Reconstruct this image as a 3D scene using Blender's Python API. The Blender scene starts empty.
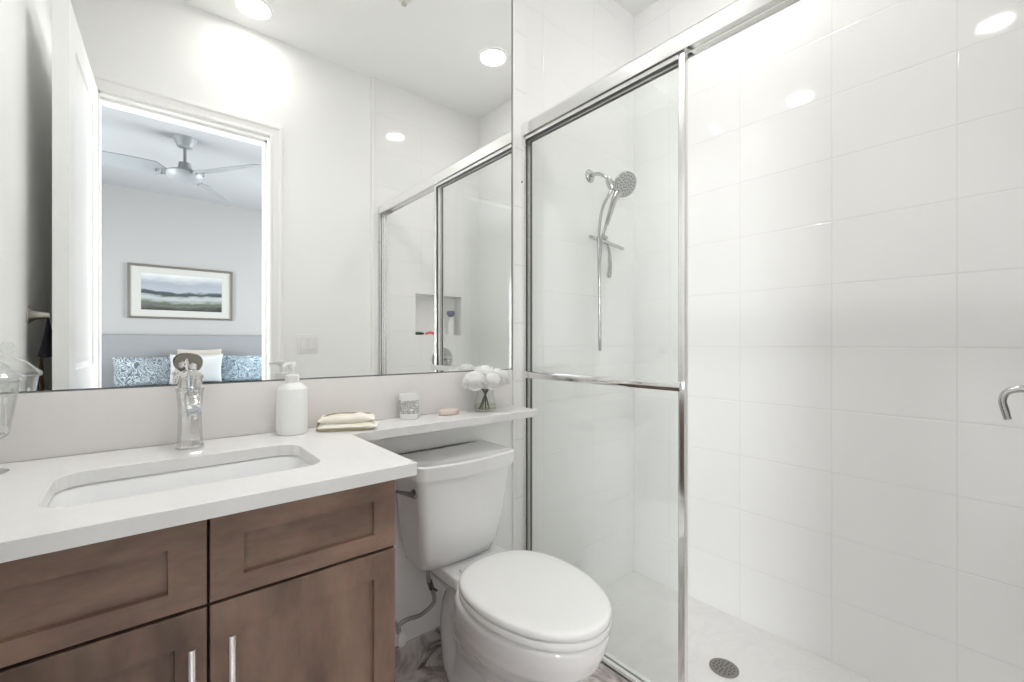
import bpy, bmesh, math, random
from mathutils import Vector, Matrix, Euler
random.seed(7)
S = bpy.context.scene
COL = S.collection
PI = math.pi
R = math.radians

# ------------------------------------------------------------------ camera
YAW = 40.149
D = 1.4103          # mirror / vanity wall plane (y)
HC = 1.1445         # camera height
cam = bpy.data.cameras.new('camera')
cam.sensor_width = 36.0
cam.lens = 441.0 * 36 / 1024
cam.shift_y = 2.9 / 1024
cam.clip_start = 0.01
cam_o = bpy.data.objects.new('camera', cam)
COL.objects.link(cam_o)
cam_o.location = (0, 0, HC)
cam_o.rotation_euler = (R(90), 0, R(-YAW))
S.camera = cam_o

# ------------------------------------------------------------------ view, world, daylight
S.view_settings.view_transform = 'Standard'
S.view_settings.look = 'None'
S.view_settings.gamma = 1.0
S.view_settings.use_curve_mapping = False
S.view_settings.exposure = 1.13
S.cycles.max_bounces = 24
S.cycles.diffuse_bounces = 20
S.cycles.glossy_bounces = 10
S.cycles.transmission_bounces = 16
S.cycles.transparent_max_bounces = 24
S.cycles.caustics_reflective = True
S.cycles.caustics_refractive = False
S.cycles.blur_glossy = 0.5
S.cycles.sample_clamp_indirect = 6.0
S.cycles.use_denoising = True
w = bpy.data.worlds.new('world')
S.world = w
w.use_nodes = True
bg = w.node_tree.nodes['Background']
bg.inputs[0].default_value = (0.88, 0.93, 1.0, 1)
bg.inputs[1].default_value = 2.5

def area_light(name, loc, rot, size, power, color=(1, 1, 1), shape='DISK', size_y=None, spread=180):
    l = bpy.data.lights.new(name, 'AREA')
    l.shape = shape
    l.size = size
    if size_y: l.size_y = size_y
    l.energy = power
    l.color = color
    l.spread = R(spread)
    o = bpy.data.objects.new(name, l)
    COL.objects.link(o)
    o.location = loc
    o.rotation_euler = rot
    return o

CE = 2.93           # ceiling height
CANS = [(0.46, 0.14), (0.46, 1.10), (1.68, 0.635)]
for cx, cy in CANS:
    area_light('downlight_lamp', (cx, cy, CE - 0.012), (0, 0, 0), 0.13, {0.14: 0.2, 1.10: 2.6, 0.635: 0.5}[cy], (1.0, 0.99, 0.985), spread={0.14: 110, 1.10: 135, 0.635: 135}[cy])
# daylight through the bedroom window
area_light('bedroom_fill_daylight', (3.35, -2.0, 1.45), (0, R(90), 0), 1.5, 95, (0.96, 0.98, 1.0), 'RECTANGLE', 1.7)

area_light('bedroom_fill_daylight', (-2.25, -1.75, 1.4), (0, R(-90), 0), 1.5, 85, (0.98, 0.99, 1.0), 'RECTANGLE', 1.5)  # added fill lamp outside the invented left window, lifts the lower right tiles

# ------------------------------------------------------------------ material helpers
def nmat(name):
    m = bpy.data.materials.new(name); m.use_nodes = True
    nt = m.node_tree
    return m, nt, nt.nodes['Principled BSDF']
def pm(name, col, rough=0.5, metal=0.0, spec=0.5, coat=0.0, trans=0.0, ior=1.45, sub=0.0, bump=0.0, bscale=200, var=0.0, vscale=20):
    m, nt, b = nmat(name)
    b.inputs['Base Color'].default_value = (*col, 1)
    b.inputs['Roughness'].default_value = rough
    b.inputs['Metallic'].default_value = metal
    b.inputs['Specular IOR Level'].default_value = spec
    b.inputs['Coat Weight'].default_value = coat
    b.inputs['Coat Roughness'].default_value = 0.06
    b.inputs['Transmission Weight'].default_value = trans
    b.inputs['IOR'].default_value = ior
    if sub: b.inputs['Subsurface Weight'].default_value = sub; b.inputs['Subsurface Scale'].default_value = 0.01
    if bump or var:
        tc = nt.nodes.new('ShaderNodeTexCoord')
    if bump:
        n = nt.nodes.new('ShaderNodeTexNoise'); n.inputs['Scale'].default_value = bscale
        n.inputs['Detail'].default_value = 4
        bp = nt.nodes.new('ShaderNodeBump'); bp.inputs['Strength'].default_value = bump; bp.inputs['Distance'].default_value = 0.002
        nt.links.new(tc.outputs['Object'], n.inputs['Vector'])
        nt.links.new(n.outputs['Fac'], bp.inputs['Height']); nt.links.new(bp.outputs[0], b.inputs['Normal'])
    if var:
        n = nt.nodes.new('ShaderNodeTexNoise'); n.inputs['Scale'].default_value = vscale; n.inputs['Detail'].default_value = 5
        nt.links.new(tc.outputs['Object'], n.inputs['Vector'])
        mx = nt.nodes.new('ShaderNodeMix'); mx.data_type = 'RGBA'
        mx.inputs['A'].default_value = (*[c * (1 - var) for c in col], 1)
        mx.inputs['B'].default_value = (*[min(1, c * (1 + var)) for c in col], 1)
        nt.links.new(n.outputs['Fac'], mx.inputs['Factor']); nt.links.new(mx.outputs['Result'], b.inputs['Base Color'])
    return m
def nd(nt, t, **kw):
    n = nt.nodes.new(t)
    for k_, v in kw.items(): setattr(n, k_, v)
    return n
def mth(nt, op, a, b=None, c=None):
    n = nt.nodes.new('ShaderNodeMath'); n.operation = op
    for i, v in enumerate((a, b, c)):
        if v is None: continue
        if isinstance(v, (int, float)): n.inputs[i].default_value = v
        else: nt.links.new(v, n.inputs[i])
    return n.outputs[0]
def tile_mat(name, ax, H, W, oz, ow, col=(0.86, 0.857, 0.85), grout=(0.76, 0.757, 0.75), gw=0.0020, rough=0.06, axv='Z', nbump=0.003):
    """glazed tiles in a straight stack; ax = horizontal axis, oz/ow = where a joint lies"""
    m, nt, b = nmat(name)
    g = nd(nt, 'ShaderNodeNewGeometry'); sp = nd(nt, 'ShaderNodeSeparateXYZ')
    nt.links.new(g.outputs['Position'], sp.inputs[0])
    def joint(out, off, size):
        t = mth(nt, 'DIVIDE', mth(nt, 'SUBTRACT', out, off), size)
        fr = mth(nt, 'ABSOLUTE', mth(nt, 'SUBTRACT', mth(nt, 'FRACT', mth(nt, 'ADD', t, 0.5)), 0.5))
        return mth(nt, 'MULTIPLY', fr, size)
    d = mth(nt, 'MINIMUM', joint(sp.outputs[axv], oz, H), joint(sp.outputs[ax], ow, W))
    r = nd(nt, 'ShaderNodeMapRange'); r.interpolation_type = 'SMOOTHSTEP'
    nt.links.new(d, r.inputs[0]); r.inputs[1].default_value = gw * 0.45; r.inputs[2].default_value = gw
    mx = nd(nt, 'ShaderNodeMix', data_type='RGBA')
    mx.inputs['A'].default_value = (*grout, 1); mx.inputs['B'].default_value = (*col, 1)
    nt.links.new(r.outputs[0], mx.inputs['Factor']); nt.links.new(mx.outputs['Result'], b.inputs['Base Color'])
    rr = nd(nt, 'ShaderNodeMapRange'); nt.links.new(r.outputs[0], rr.inputs[0])
    rr.inputs[3].default_value = 0.6; rr.inputs[4].default_value = rough
    nt.links.new(rr.outputs[0], b.inputs['Roughness'])
    r2 = nd(nt, 'ShaderNodeMapRange'); r2.interpolation_type = 'SMOOTHSTEP'
    nt.links.new(d, r2.inputs[0]); r2.inputs[1].default_value = gw * 0.3; r2.inputs[2].default_value = gw * 2.2
    n = nd(nt, 'ShaderNodeTexNoise'); n.inputs['Scale'].default_value = 3.0; n.inputs['Detail'].default_value = 1
    nt.links.new(g.outputs['Position'], n.inputs['Vector'])
    hh = mth(nt, 'ADD', mth(nt, 'MULTIPLY', r2.outputs[0], 0.0012), mth(nt, 'MULTIPLY', n.outputs['Fac'], nbump))
    bp = nd(nt, 'ShaderNodeBump'); bp.inputs['Strength'].default_value = 0.5; bp.inputs['Distance'].default_value = 1.0
    nt.links.new(hh, bp.inputs['Height']); nt.links.new(bp.outputs[0], b.inputs['Normal'])
    return m
def marble_mat(name, ax, axv, size, off=(0, 0), base=(0.74, 0.70, 0.68), vein=(0.25, 0.2, 0.19), grout=(0.55, 0.52, 0.5), strength=1.0, rough=0.25, gw=0.0018):
    m, nt, b = nmat(name)
    g = nd(nt, 'ShaderNodeNewGeometry'); sp = nd(nt, 'ShaderNodeSeparateXYZ')
    nt.links.new(g.outputs['Position'], sp.inputs[0])
    n1 = nd(nt, 'ShaderNodeTexNoise'); n1.inputs['Scale'].default_value = 5; n1.inputs['Detail'].default_value = 8; n1.inputs['Distortion'].default_value = 1.6
    nt.links.new(g.outputs['Position'], n1.inputs['Vector'])
    v = mth(nt, 'ABSOLUTE', mth(nt, 'SUBTRACT', n1.outputs['Fac'], 0.5))
    r = nd(nt, 'ShaderNodeMapRange'); nt.links.new(v, r.inputs[0]); r.inputs[1].default_value = 0.0; r.inputs[2].default_value = 0.09
    r.inputs[3].default_value = strength; r.inputs[4].default_value = 0.0
    n2 = nd(nt, 'ShaderNodeTexNoise'); n2.inputs['Scale'].default_value = 9; n2.inputs['Detail'].default_value = 3
    nt.links.new(g.outputs['Position'], n2.inputs['Vector'])
    f = mth(nt, 'MULTIPLY', r.outputs[0], n2.outputs['Fac'])
    mx = nd(nt, 'ShaderNodeMix', data_type='RGBA'); mx.inputs['A'].default_value = (*base, 1); mx.inputs['B'].default_value = (*vein, 1)
    nt.links.new(f, mx.inputs['Factor'])
    last = mx.outputs['Result']
    if size:
        def joint(out, o, s_):
            t = mth(nt, 'DIVIDE', mth(nt, 'SUBTRACT', out, o), s_)
            return mth(nt, 'MULTIPLY', mth(nt, 'ABSOLUTE', mth(nt, 'SUBTRACT', mth(nt, 'FRACT', mth(nt, 'ADD', t, 0.5)), 0.5)), s_)
        d = mth(nt, 'MINIMUM', joint(sp.outputs[ax], off[0], size[0]), joint(sp.outputs[axv], off[1], size[1]))
        q = mth(nt, 'LESS_THAN', d, gw)
        m2 = nd(nt, 'ShaderNodeMix', data_type='RGBA'); nt.links.new(q, m2.inputs['Factor'])
        nt.links.new(last, m2.inputs['A']); m2.inputs['B'].default_value = (*grout, 1)
        last = m2.outputs['Result']
    nt.links.new(last, b.inputs['Base Color']); b.inputs['Roughness'].default_value = rough
    return m
def wood_mat(name, scale=(1, 1, 1)):
    m, nt, b = nmat(name)
    tc = nd(nt, 'ShaderNodeNewGeometry')
    mp = nd(nt, 'ShaderNodeMapping'); mp.inputs['Scale'].default_value = scale
    nt.links.new(tc.outputs['Position'], mp.inputs['Vector'])
    n1 = nd(nt, 'ShaderNodeTexNoise'); n1.inputs['Scale'].default_value = 3.2; n1.inputs['Detail'].default_value = 7; n1.inputs['Roughness'].default_value = 0.6
    nt.links.new(mp.outputs[0], n1.inputs['Vector'])
    cr = nd(nt, 'ShaderNodeValToRGB')
    cr.color_ramp.elements[0].position = 0.36; cr.color_ramp.elements[0].color = (0.112, 0.066, 0.046, 1)
    cr.color_ramp.elements[1].position = 0.66; cr.color_ramp.elements[1].color = (0.29, 0.178, 0.126, 1)
    nt.links.new(n1.outputs['Fac'], cr.inputs[0])
    n2 = nd(nt, 'ShaderNodeTexNoise'); n2.inputs['Scale'].default_value = 40; n2.inputs['Detail'].default_value = 4
    nt.links.new(mp.outputs[0], n2.inputs['Vector'])
    mx = nd(nt, 'ShaderNodeMix', data_type='RGBA', blend_type='MULTIPLY')
    mx.inputs['Factor'].default_value = 0.25
    nt.links.new(cr.outputs[0], mx.inputs['A']); nt.links.new(n2.outputs['Color'], mx.inputs['B'])
    h = nd(nt, 'ShaderNodeHueSaturation'); h.inputs['Value'].default_value = 1.12; h.inputs['Saturation'].default_value = 0.95
    nt.links.new(mx.outputs['Result'], h.inputs['Color'])
    nt.links.new(h.outputs[0], b.inputs['Base Color'])
    b.inputs['Roughness'].default_value = 0.42
    return m
def glass_mat(name, tint=(0.93, 0.955, 0.94), f0=1.45, rough=0.0, refl=1.0):
    m = bpy.data.materials.new(name); m.use_nodes = True; nt = m.node_tree
    nt.nodes.clear()
    out = nd(nt, 'ShaderNodeOutputMaterial'); t = nd(nt, 'ShaderNodeBsdfTransparent'); t.inputs[0].default_value = (*tint, 1)
    g = nd(nt, 'ShaderNodeBsdfGlossy'); g.inputs['Roughness'].default_value = rough
    ge = nd(nt, 'ShaderNodeNewGeometry'); dp = nd(nt, 'ShaderNodeVectorMath', operation='DOT_PRODUCT')
    nt.links.new(ge.outputs['Normal'], dp.inputs[0]); nt.links.new(ge.outputs['Incoming'], dp.inputs[1])
    r0 = ((f0 - 1) / (f0 + 1)) ** 2
    fr = mth(nt, 'ADD', r0, mth(nt, 'MULTIPLY', 1 - r0, mth(nt, 'POWER', mth(nt, 'SUBTRACT', 1.0, mth(nt, 'ABSOLUTE', dp.outputs['Value'])), 5.0)))
    mx = nd(nt, 'ShaderNodeMixShader')
    nt.links.new(mth(nt, 'MINIMUM', mth(nt, 'MULTIPLY', fr, refl), 1.0), mx.inputs[0]); nt.links.new(t.outputs[0], mx.inputs[1]); nt.links.new(g.outputs[0], mx.inputs[2])
    nt.links.new(mx.outputs[0], out.inputs[0])
    return m

M = {}
M['paint'] = pm('white_wall_paint', (0.88, 0.88, 0.87), 0.55, bump=0.03, bscale=300)
M['ceil'] = pm('white_ceiling_paint', (0.88, 0.88, 0.87), 0.7, bump=0.05, bscale=200)
M['trim'] = pm('white_trim_paint', (0.87, 0.865, 0.85), 0.3)
M['door'] = pm('white_door_paint', (0.87, 0.87, 0.87), 0.3)
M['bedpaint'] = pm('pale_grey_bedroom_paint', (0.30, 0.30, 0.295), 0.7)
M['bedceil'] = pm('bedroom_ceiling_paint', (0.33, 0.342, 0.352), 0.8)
M['quartz'] = pm('white_quartz', (0.765, 0.76, 0.75), 0.16, var=0.025, vscale=60)
M['splash'] = pm('quartz_backsplash', (0.78, 0.755, 0.74), 0.25, var=0.015, vscale=40)
M['china'] = pm('white_vitreous_china', (0.82, 0.82, 0.82), 0.08, coat=0.5)
M['seat'] = pm('white_seat_plastic', (0.84, 0.84, 0.83), 0.06, coat=0.5)
M['chrome'] = pm('polished_chrome', (0.86, 0.86, 0.86), 0.07, 1.0)
M['frame'] = pm('bright_door_frame_metal', (0.90, 0.90, 0.89), 0.2, 1.0)
M['dark'] = pm('dark_rubber_gasket', (0.05, 0.05, 0.05), 0.5)
M['showerchrome'] = pm('shower_fitting_chrome', (0.50, 0.50, 0.495), 0.14, 1.0)
M['faucetchrome'] = pm('faucet_chrome', (0.68, 0.675, 0.67), 0.05, 1.0)
M['edgegrey'] = pm('mirror_edge_grey', (0.16, 0.16, 0.155), 0.5)
M['nickel'] = pm('brushed_nickel', (0.55, 0.52, 0.47), 0.3, 1.0)
M['taupe'] = pm('taupe_dark_reflection_paddle', (0.20, 0.185, 0.155), 0.35, 0.25)  # dark reflection in the chrome paddle put into the base colour
M['mirror'] = pm('silver_mirror', (0.95, 0.96, 0.95), 0.0, 1.0)
M['glass'] = glass_mat('clear_shower_glass', (0.984, 0.990, 0.986))
M['cglass'] = glass_mat('cut_crystal', (0.975, 0.98, 0.978), 1.5, 0.02, 2.4)
M['vglass'] = glass_mat('vase_glass', (0.975, 0.98, 0.975), 1.42)
M['water'] = glass_mat('vase_water', (0.93, 0.93, 0.87), 1.33)
M['wood'] = wood_mat('stained_maple_vertical', (2.2, 2.2, 0.8))
M['woodh'] = wood_mat('stained_maple_horizontal', (0.9, 2.2, 2.4))
M['gap'] = pm('cabinet_shadow_gap', (0.02, 0.014, 0.012), 0.7)
M['cream'] = pm('cream_cotton', (0.80, 0.77, 0.68), 0.9, bump=0.6, bscale=350, var=0.05, vscale=60)
M['olive'] = pm('olive_piping', (0.36, 0.31, 0.18), 0.8)
M['cup'] = pm('white_ceramic_cup', (0.82, 0.82, 0.81), 0.25)
M['pink'] = pm('pale_pink_soap', (0.70, 0.585, 0.54), 0.5, var=0.08, vscale=80)
M['wplastic'] = pm('white_matte_plastic', (0.82, 0.82, 0.81), 0.35)
M['petal'] = pm('white_petals', (0.93, 0.93, 0.92), 0.7)
M['stem'] = pm('green_stems', (0.055, 0.085, 0.03), 0.6)
M['grate'] = pm('drain_grate_metal', (0.30, 0.28, 0.265), 0.35, 0.8)
M['switch'] = pm('switch_plastic', (0.80, 0.79, 0.76), 0.35)
M['switchgap'] = pm('switch_gap', (0.62, 0.61, 0.59), 0.5)
M['black'] = pm('black_cloth', (0.012, 0.012, 0.018), 0.9, bump=0.4, bscale=300)
M['brown'] = pm('brown_cloth', (0.17, 0.105, 0.055), 0.9, bump=0.4, bscale=300)
M['cotton'] = pm('cotton_swab', (0.88, 0.87, 0.85), 0.9)
M['hbfab'] = pm('grey_headboard_fabric', (0.20, 0.208, 0.215), 0.85, bump=0.3, bscale=300)
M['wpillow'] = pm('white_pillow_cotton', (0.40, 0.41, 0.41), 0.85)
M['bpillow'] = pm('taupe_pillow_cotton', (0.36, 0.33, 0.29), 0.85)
M['navy'] = pm('navy_cap', (0.05, 0.05, 0.16), 0.4)
M['green'] = pm('dark_green_plastic', (0.02, 0.06, 0.04), 0.5)
M['rose'] = pm('coral_plastic', (0.75, 0.18, 0.15), 0.5)
M['braid'] = pm('braided_steel_hose', (0.42, 0.41, 0.40), 0.35, 0.9, bump=0.5, bscale=500)
M['leverdark'] = pm('dark_chrome_lever', (0.16, 0.15, 0.145), 0.2, 0.9)
M['fan'] = pm('pale_grey_fan', (0.25, 0.27, 0.28), 0.4)
M['pframe'] = pm('pewter_picture_frame', (0.16, 0.15, 0.13), 0.35, 0.4)
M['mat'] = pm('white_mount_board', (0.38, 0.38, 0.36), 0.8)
M['bedfloor'] = pm('bedroom_floor', (0.42, 0.38, 0.33), 0.5)
M['sheet'] = pm('blue_grey_quilt', (0.36, 0.41, 0.45), 0.9, bump=0.5, bscale=60, var=0.35, vscale=30)
M['mortar'] = pm('white_sealant', (0.78, 0.78, 0.76), 0.5)
def emis(name, col, st):
    m = bpy.data.materials.new(name); m.use_nodes = True; nt = m.node_tree; nt.nodes.clear()
    o = nd(nt, 'ShaderNodeOutputMaterial'); e = nd(nt, 'ShaderNodeEmission'); e.inputs[0].default_value = (*col, 1); e.inputs[1].default_value = st
    nt.links.new(e.outputs[0], o.inputs[0]); return m
M['lens'] = emis('glowing_downlight_lens', (1, 0.98, 0.95), 17.0)
TH, TW = 0.2449, 0.3446
M['tile_y'] = tile_mat('shower_tile_side', 'Y', TH, TW, 1.132, 0.165)
M['tile_x'] = tile_mat('shower_tile_head_wall', 'X', TH, TW, 1.132, 2.06 - TW)
M['tile_xs'] = tile_mat('tile_strip', 'X', TH, 1.0, 1.232, 0.5, grout=(0.66, 0.66, 0.65))
M['pan'] = marble_mat('shower_floor_mosaic', 'X', 'Y', (0.052, 0.052), (0, 0), (0.83, 0.82, 0.81), (0.65, 0.63, 0.62), (0.81, 0.798, 0.786), 0.35, 0.4)
M['floor'] = marble_mat('marble_floor_tile', 'X', 'Y', (0.30, 0.60), (0.79, 0.1), (0.70, 0.65, 0.63), (0.22, 0.17, 0.16), (0.50, 0.46, 0.44), 1.5)
M['mbase'] = marble_mat('marble_base_tile', 'X', 'Z', (0.30, 2.0), (0.745, -0.5), (0.62, 0.58, 0.56), (0.16, 0.13, 0.125), (0.45, 0.42, 0.40), 1.7)

# ------------------------------------------------------------------ mesh helpers
def V(*a): return Vector(a)
def box(bm, x0, x1, y0, y1, z0, z1, bev=0.0, seg=2):
    b2 = bmesh.new()
    bmesh.ops.create_cube(b2, size=1.0)
    for v in b2.verts:
        v.co = V((x0 + x1) / 2 + v.co.x * (x1 - x0), (y0 + y1) / 2 + v.co.y * (y1 - y0), (z0 + z1) / 2 + v.co.z * (z1 - z0))
    if bev: bmesh.ops.bevel(b2, geom=b2.edges[:], offset=bev, segments=seg, affect='EDGES', profile=0.6)
    merge(bm, b2)
def merge(bm, b2, mat=None):
    me = bpy.data.meshes.new('t'); b2.to_mesh(me); b2.free()
    if mat is not None: me.transform(mat)
    bm.from_mesh(me); bpy.data.meshes.remove(me)
def loft(bm, rings, cap0=True, cap1=True, closed=True):
    vs = [[bm.verts.new(p) for p in r] for r in rings]
    n = len(rings[0])
    for a, b in zip(vs[:-1], vs[1:]):
        for i in range(n if closed else n - 1):
            j = (i + 1) % n
            bm.faces.new((a[i], a[j], b[j], b[i]))
    if cap0 and closed: bm.faces.new(list(reversed(vs[0])))
    if cap1 and closed: bm.faces.new(vs[-1])
    bmesh.ops.recalc_face_normals(bm, faces=bm.faces[:])
def lathe(bm, prof, c=(0, 0, 0), n=32, axis='Z', cap0=True, cap1=True, flute=0, fl=0.0):
    rings = []
    for r, z in prof:
        ring = []
        for i in range(n):
            a = 2 * PI * i / n
            rr = r * (1 + (fl * abs(math.cos(a * flute / 2)) if flute else 0))
            p = V(rr * math.cos(a), rr * math.sin(a), z)
            if axis == 'Y': p = V(p.x, p.z, p.y)
            if axis == 'X': p = V(p.z, p.x, p.y)
            ring.append(V(*c) + p)
        rings.append(ring)
    loft(bm, rings, cap0, cap1)
def tube(bm, pts, rad, n=12, caps=True, sub=0):
    pts = [V(*p) for p in pts]
    if sub:   # catmull-rom
        out = []; rads = []
        R_ = rad if isinstance(rad, (list, tuple)) else [rad] * len(pts)
        for i in range(len(pts) - 1):
            p0 = pts[max(i - 1, 0)]; p1 = pts[i]; p2 = pts[i + 1]; p3 = pts[min(i + 2, len(pts) - 1)]
            for k in range(sub):
                t = k / sub
                out.append(0.5 * ((2 * p1) + (-p0 + p2) * t + (2 * p0 - 5 * p1 + 4 * p2 - p3) * t * t + (-p0 + 3 * p1 - 3 * p2 + p3) * t ** 3))
                rads.append(R_[i] * (1 - t) + R_[i + 1] * t)
        out.append(pts[-1]); rads.append(R_[-1]); pts = out; rad = rads
    if not isinstance(rad, (list, tuple)): rad = [rad] * len(pts)
    rings = []; up = None
    for i, p in enumerate(pts):
        t = (pts[min(i + 1, len(pts) - 1)] - pts[max(i - 1, 0)]).normalized()
        if up is None:
            up = t.orthogonal().normalized()
        else:
            up = (up - t * up.dot(t)).normalized()
        s_ = t.cross(up)
        rings.append([p + (up * math.cos(2 * PI * k / n) + s_ * math.sin(2 * PI * k / n)) * rad[i] for k in range(n)])
    loft(bm, rings, caps, caps)
def rrect(x0, x1, y0, y1, r, z, n=6, bulge=0.0):
    """rounded rectangle ring, counter-clockwise, front (-y) side bulged"""
    pts = []
    cx = (x0 + x1) / 2; hw = (x1 - x0) / 2
    for (ax, ay, a0) in ((x1 - r, y0 + r, -90), (x1 - r, y1 - r, 0), (x0 + r, y1 - r, 90), (x0 + r, y0 + r, 180)):
        for i in range(n + 1):
            a = R(a0 + 90 * i / n)
            pts.append([ax + r * math.cos(a), ay + r * math.sin(a)])
    # add front subdivisions
    last = pts[-1]; first = pts[0]
    for i in range(1, 12):
        t = i / 12
        pts.append([last[0] * (1 - t) + first[0] * t, y0])
    out = []
    for x, y in pts:
        if bulge:
            wgt = max(0.0, 1 - (y - y0) / (y1 - y0))
            y -= bulge * wgt * max(0.0, 1 - ((x - cx) / hw) ** 2)
        out.append(V(x, y, z))
    return out
def egg(cx, hw, yf, yb, z, n=48, wide=0.55, pf=2.0, pb=2.6):
    """egg-shaped ring: widest at fraction wide from the front"""
    ym = yf + (yb - yf) * wide
    out = []
    for i in range(n):
        a = 2 * PI * i / n
        c, s = math.cos(a), math.sin(a)
        p = pf if s < 0 else pb
        x = math.copysign(abs(c) ** (2 / p), c); y = math.copysign(abs(s) ** (2 / p), s)
        out.append(V(cx + hw * x, ym + (y * (ym - yf) if y < 0 else y * (yb - ym)), z))
    return out
def prism(bm, poly, axis, d0, d1):
    """extrude a 2D polygon along an axis"""
    def P(a, b, d):
        return {'X': V(d, a, b), 'Y': V(a, d, b), 'Z': V(a, b, d)}[axis]
    loft(bm, [[P(a, b, d0) for a, b in poly], [P(a, b, d1) for a, b in poly]])

ORG = {}
def mk(name, bm, mat, parent=None, org=None, smooth=True, ang=35, mods=()):
    bmesh.ops.remove_doubles(bm, verts=bm.verts[:], dist=1e-6)
    bmesh.ops.recalc_face_normals(bm, faces=bm.faces[:])
    me = bpy.data.meshes.new(name)
    if org is None:
        if parent is not None: org = ORG[parent.name]
        else:
            xs = [v.co for v in bm.verts]
            org = V(sum(c.x for c in xs) / len(xs), sum(c.y for c in xs) / len(xs), min(c.z for c in xs))
    org = V(*org)
    bmesh.ops.translate(bm, verts=bm.verts[:], vec=-org)
    bm.to_mesh(me); bm.free()
    mats = mat if isinstance(mat, (list, tuple)) else [mat]
    for m_ in mats: me.materials.append(M[m_] if isinstance(m_, str) else m_)
    if smooth:
        me.polygons.foreach_set('use_smooth', [True] * len(me.polygons))
        me.update()
        try: me.set_sharp_from_angle(angle=R(ang))
        except Exception: pass
    o = bpy.data.objects.new(name, me); COL.objects.link(o)
    if parent is not None:
        o.parent = parent; o.location = org - ORG[parent.name]
    else: o.location = org
    ORG[o.name] = org
    for kind, kw in mods:
        md = o.modifiers.new(kind.lower(), kind)
        for k_, v in kw.items(): setattr(md, k_, v)
    return o
def tag(o, label, cat, group=None):
    o['label'] = label; o['category'] = cat
    if group: o['group'] = group
    return o
def empty(name, loc, label, cat, group=None):
    o = bpy.data.objects.new(name, None); COL.objects.link(o); o.location = loc
    o.empty_display_size = 0.05
    ORG[o.name] = V(*loc)
    return tag(o, label, cat, group)
def struct(name, bm, mat, label=None, parent=None, **kw):
    o = mk(name, bm, mat, parent, **kw)
    if parent is None: o['kind'] = 'structure'
    if label: o['label'] = label
    return o
def bm_(): return bmesh.new()
def bx(name, b, mat, parent=None, bev=0.0, **kw):
    m = bm_(); box(m, *b, bev=bev); return mk(name, m, mat, parent, **kw)
def sbx(name, b, mat, **kw):
    m = bm_(); box(m, *b); return struct(name, m, mat, smooth=False, **kw)

# ------------------------------------------------------------------ room shell
XL = -0.29; YO = -0.059; XG = 1.261; XR = 2.06; ZS = -0.095
XE = 1.195          # where paint gives way to tile
sbx('floor', (XL - 0.1, 1.25, YO - 0.14, D + 0.1, -0.15, 0.0), 'floor', label='marble tiled bathroom floor')
sbx('floor_shower', (1.25, XR + 0.1, YO - 0.1, D + 0.1, -0.25, ZS), 'pan', label='pale mosaic shower floor')
sbx('trim_shower_threshold', (1.235, 1.315, YO, D, -0.10, -0.004), 'quartz', label='white stone shower threshold')
# ceiling with downlight openings is left whole; the fittings sit on it
sbx('ceiling', (XL - 0.1, XR + 0.1, YO - 0.12, D + 0.12, CE, CE + 0.1), 'ceil', label='white bathroom ceiling')
sbx('wall_left', (XL - 0.1, XL, YO - 0.12, D + 0.12, -0.1, CE), 'paint', label='white painted left wall')
m = bm_(); box(m, XL, XE, D, D + 0.12, -0.1, CE)
struct('wall_back', m, 'paint', 'white painted wall behind the vanity and toilet', smooth=False)
sbx('wall_back_tile_strip', (XE, 1.262, D - 0.009, D + 0.12, -0.1, CE), 'tile_xs', label='narrow white tile strip beside the mirror')
sbx('wall_back_shower', (1.262, XR, D, D + 0.12, -0.25, CE), 'tile_x', label='white tiled wall carrying the shower head')
sbx('wall_right', (XR, XR + 0.12, YO - 0.12, D + 0.12, -0.25, CE), 'tile_y', label='white tiled long shower wall')
# wall opposite the mirror: door opening, tiled end with niche
DX0, DX1, DZ = -0.164, 0.588, 2.356
WT = 0.115
m = bm_()
box(m, XL, DX0, YO - WT, YO, -0.1, CE)
box(m, DX1, XE, YO - WT, YO, -0.1, CE)
box(m, DX0, DX1, YO - WT, YO, DZ, CE)
struct('wall_front', m, 'paint', 'white painted wall with the bedroom doorway', smooth=False)
NX0, NX1, NZ0, NZ1 = 1.507, 1.900, 1.209, 1.506
m = bm_()
y0, y1 = YO - WT, YO + 0.009
box(m, XE, XR, y0, y1, -0.25, NZ0)
box(m, XE, XR, y0, y1, NZ1, CE)
box(m, XE, NX0, y0, y1, NZ0, NZ1)
box(m, NX1, XR, y0, y1, NZ0, NZ1)
box(m, NX0 - 0.01, NX1 + 0.01, y0 - 0.02, y0 + 0.03, NZ0 - 0.01, NZ1 + 0.01)
struct('wall_front_shower', m, 'tile_xs2' if 'tile_xs2' in M else tile_mat('shower_tile_niche_wall', 'X', TH, TW, 1.232, 1.90 - TW), 'white tiled shower end wall with recessed niche', smooth=False)
# metal edge trim where tile ends
sbx('trim_tile_edge', (XE - 0.012, XE, YO, YO + 0.011, 0.0, CE), 'trim', label='white tile edge trim on the doorway wall')
sbx('trim_tile_edge', (XE - 0.006, XE, D - 0.011, D, 0.0, CE), 'trim', label='white tile edge trim beside the mirror')
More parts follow.
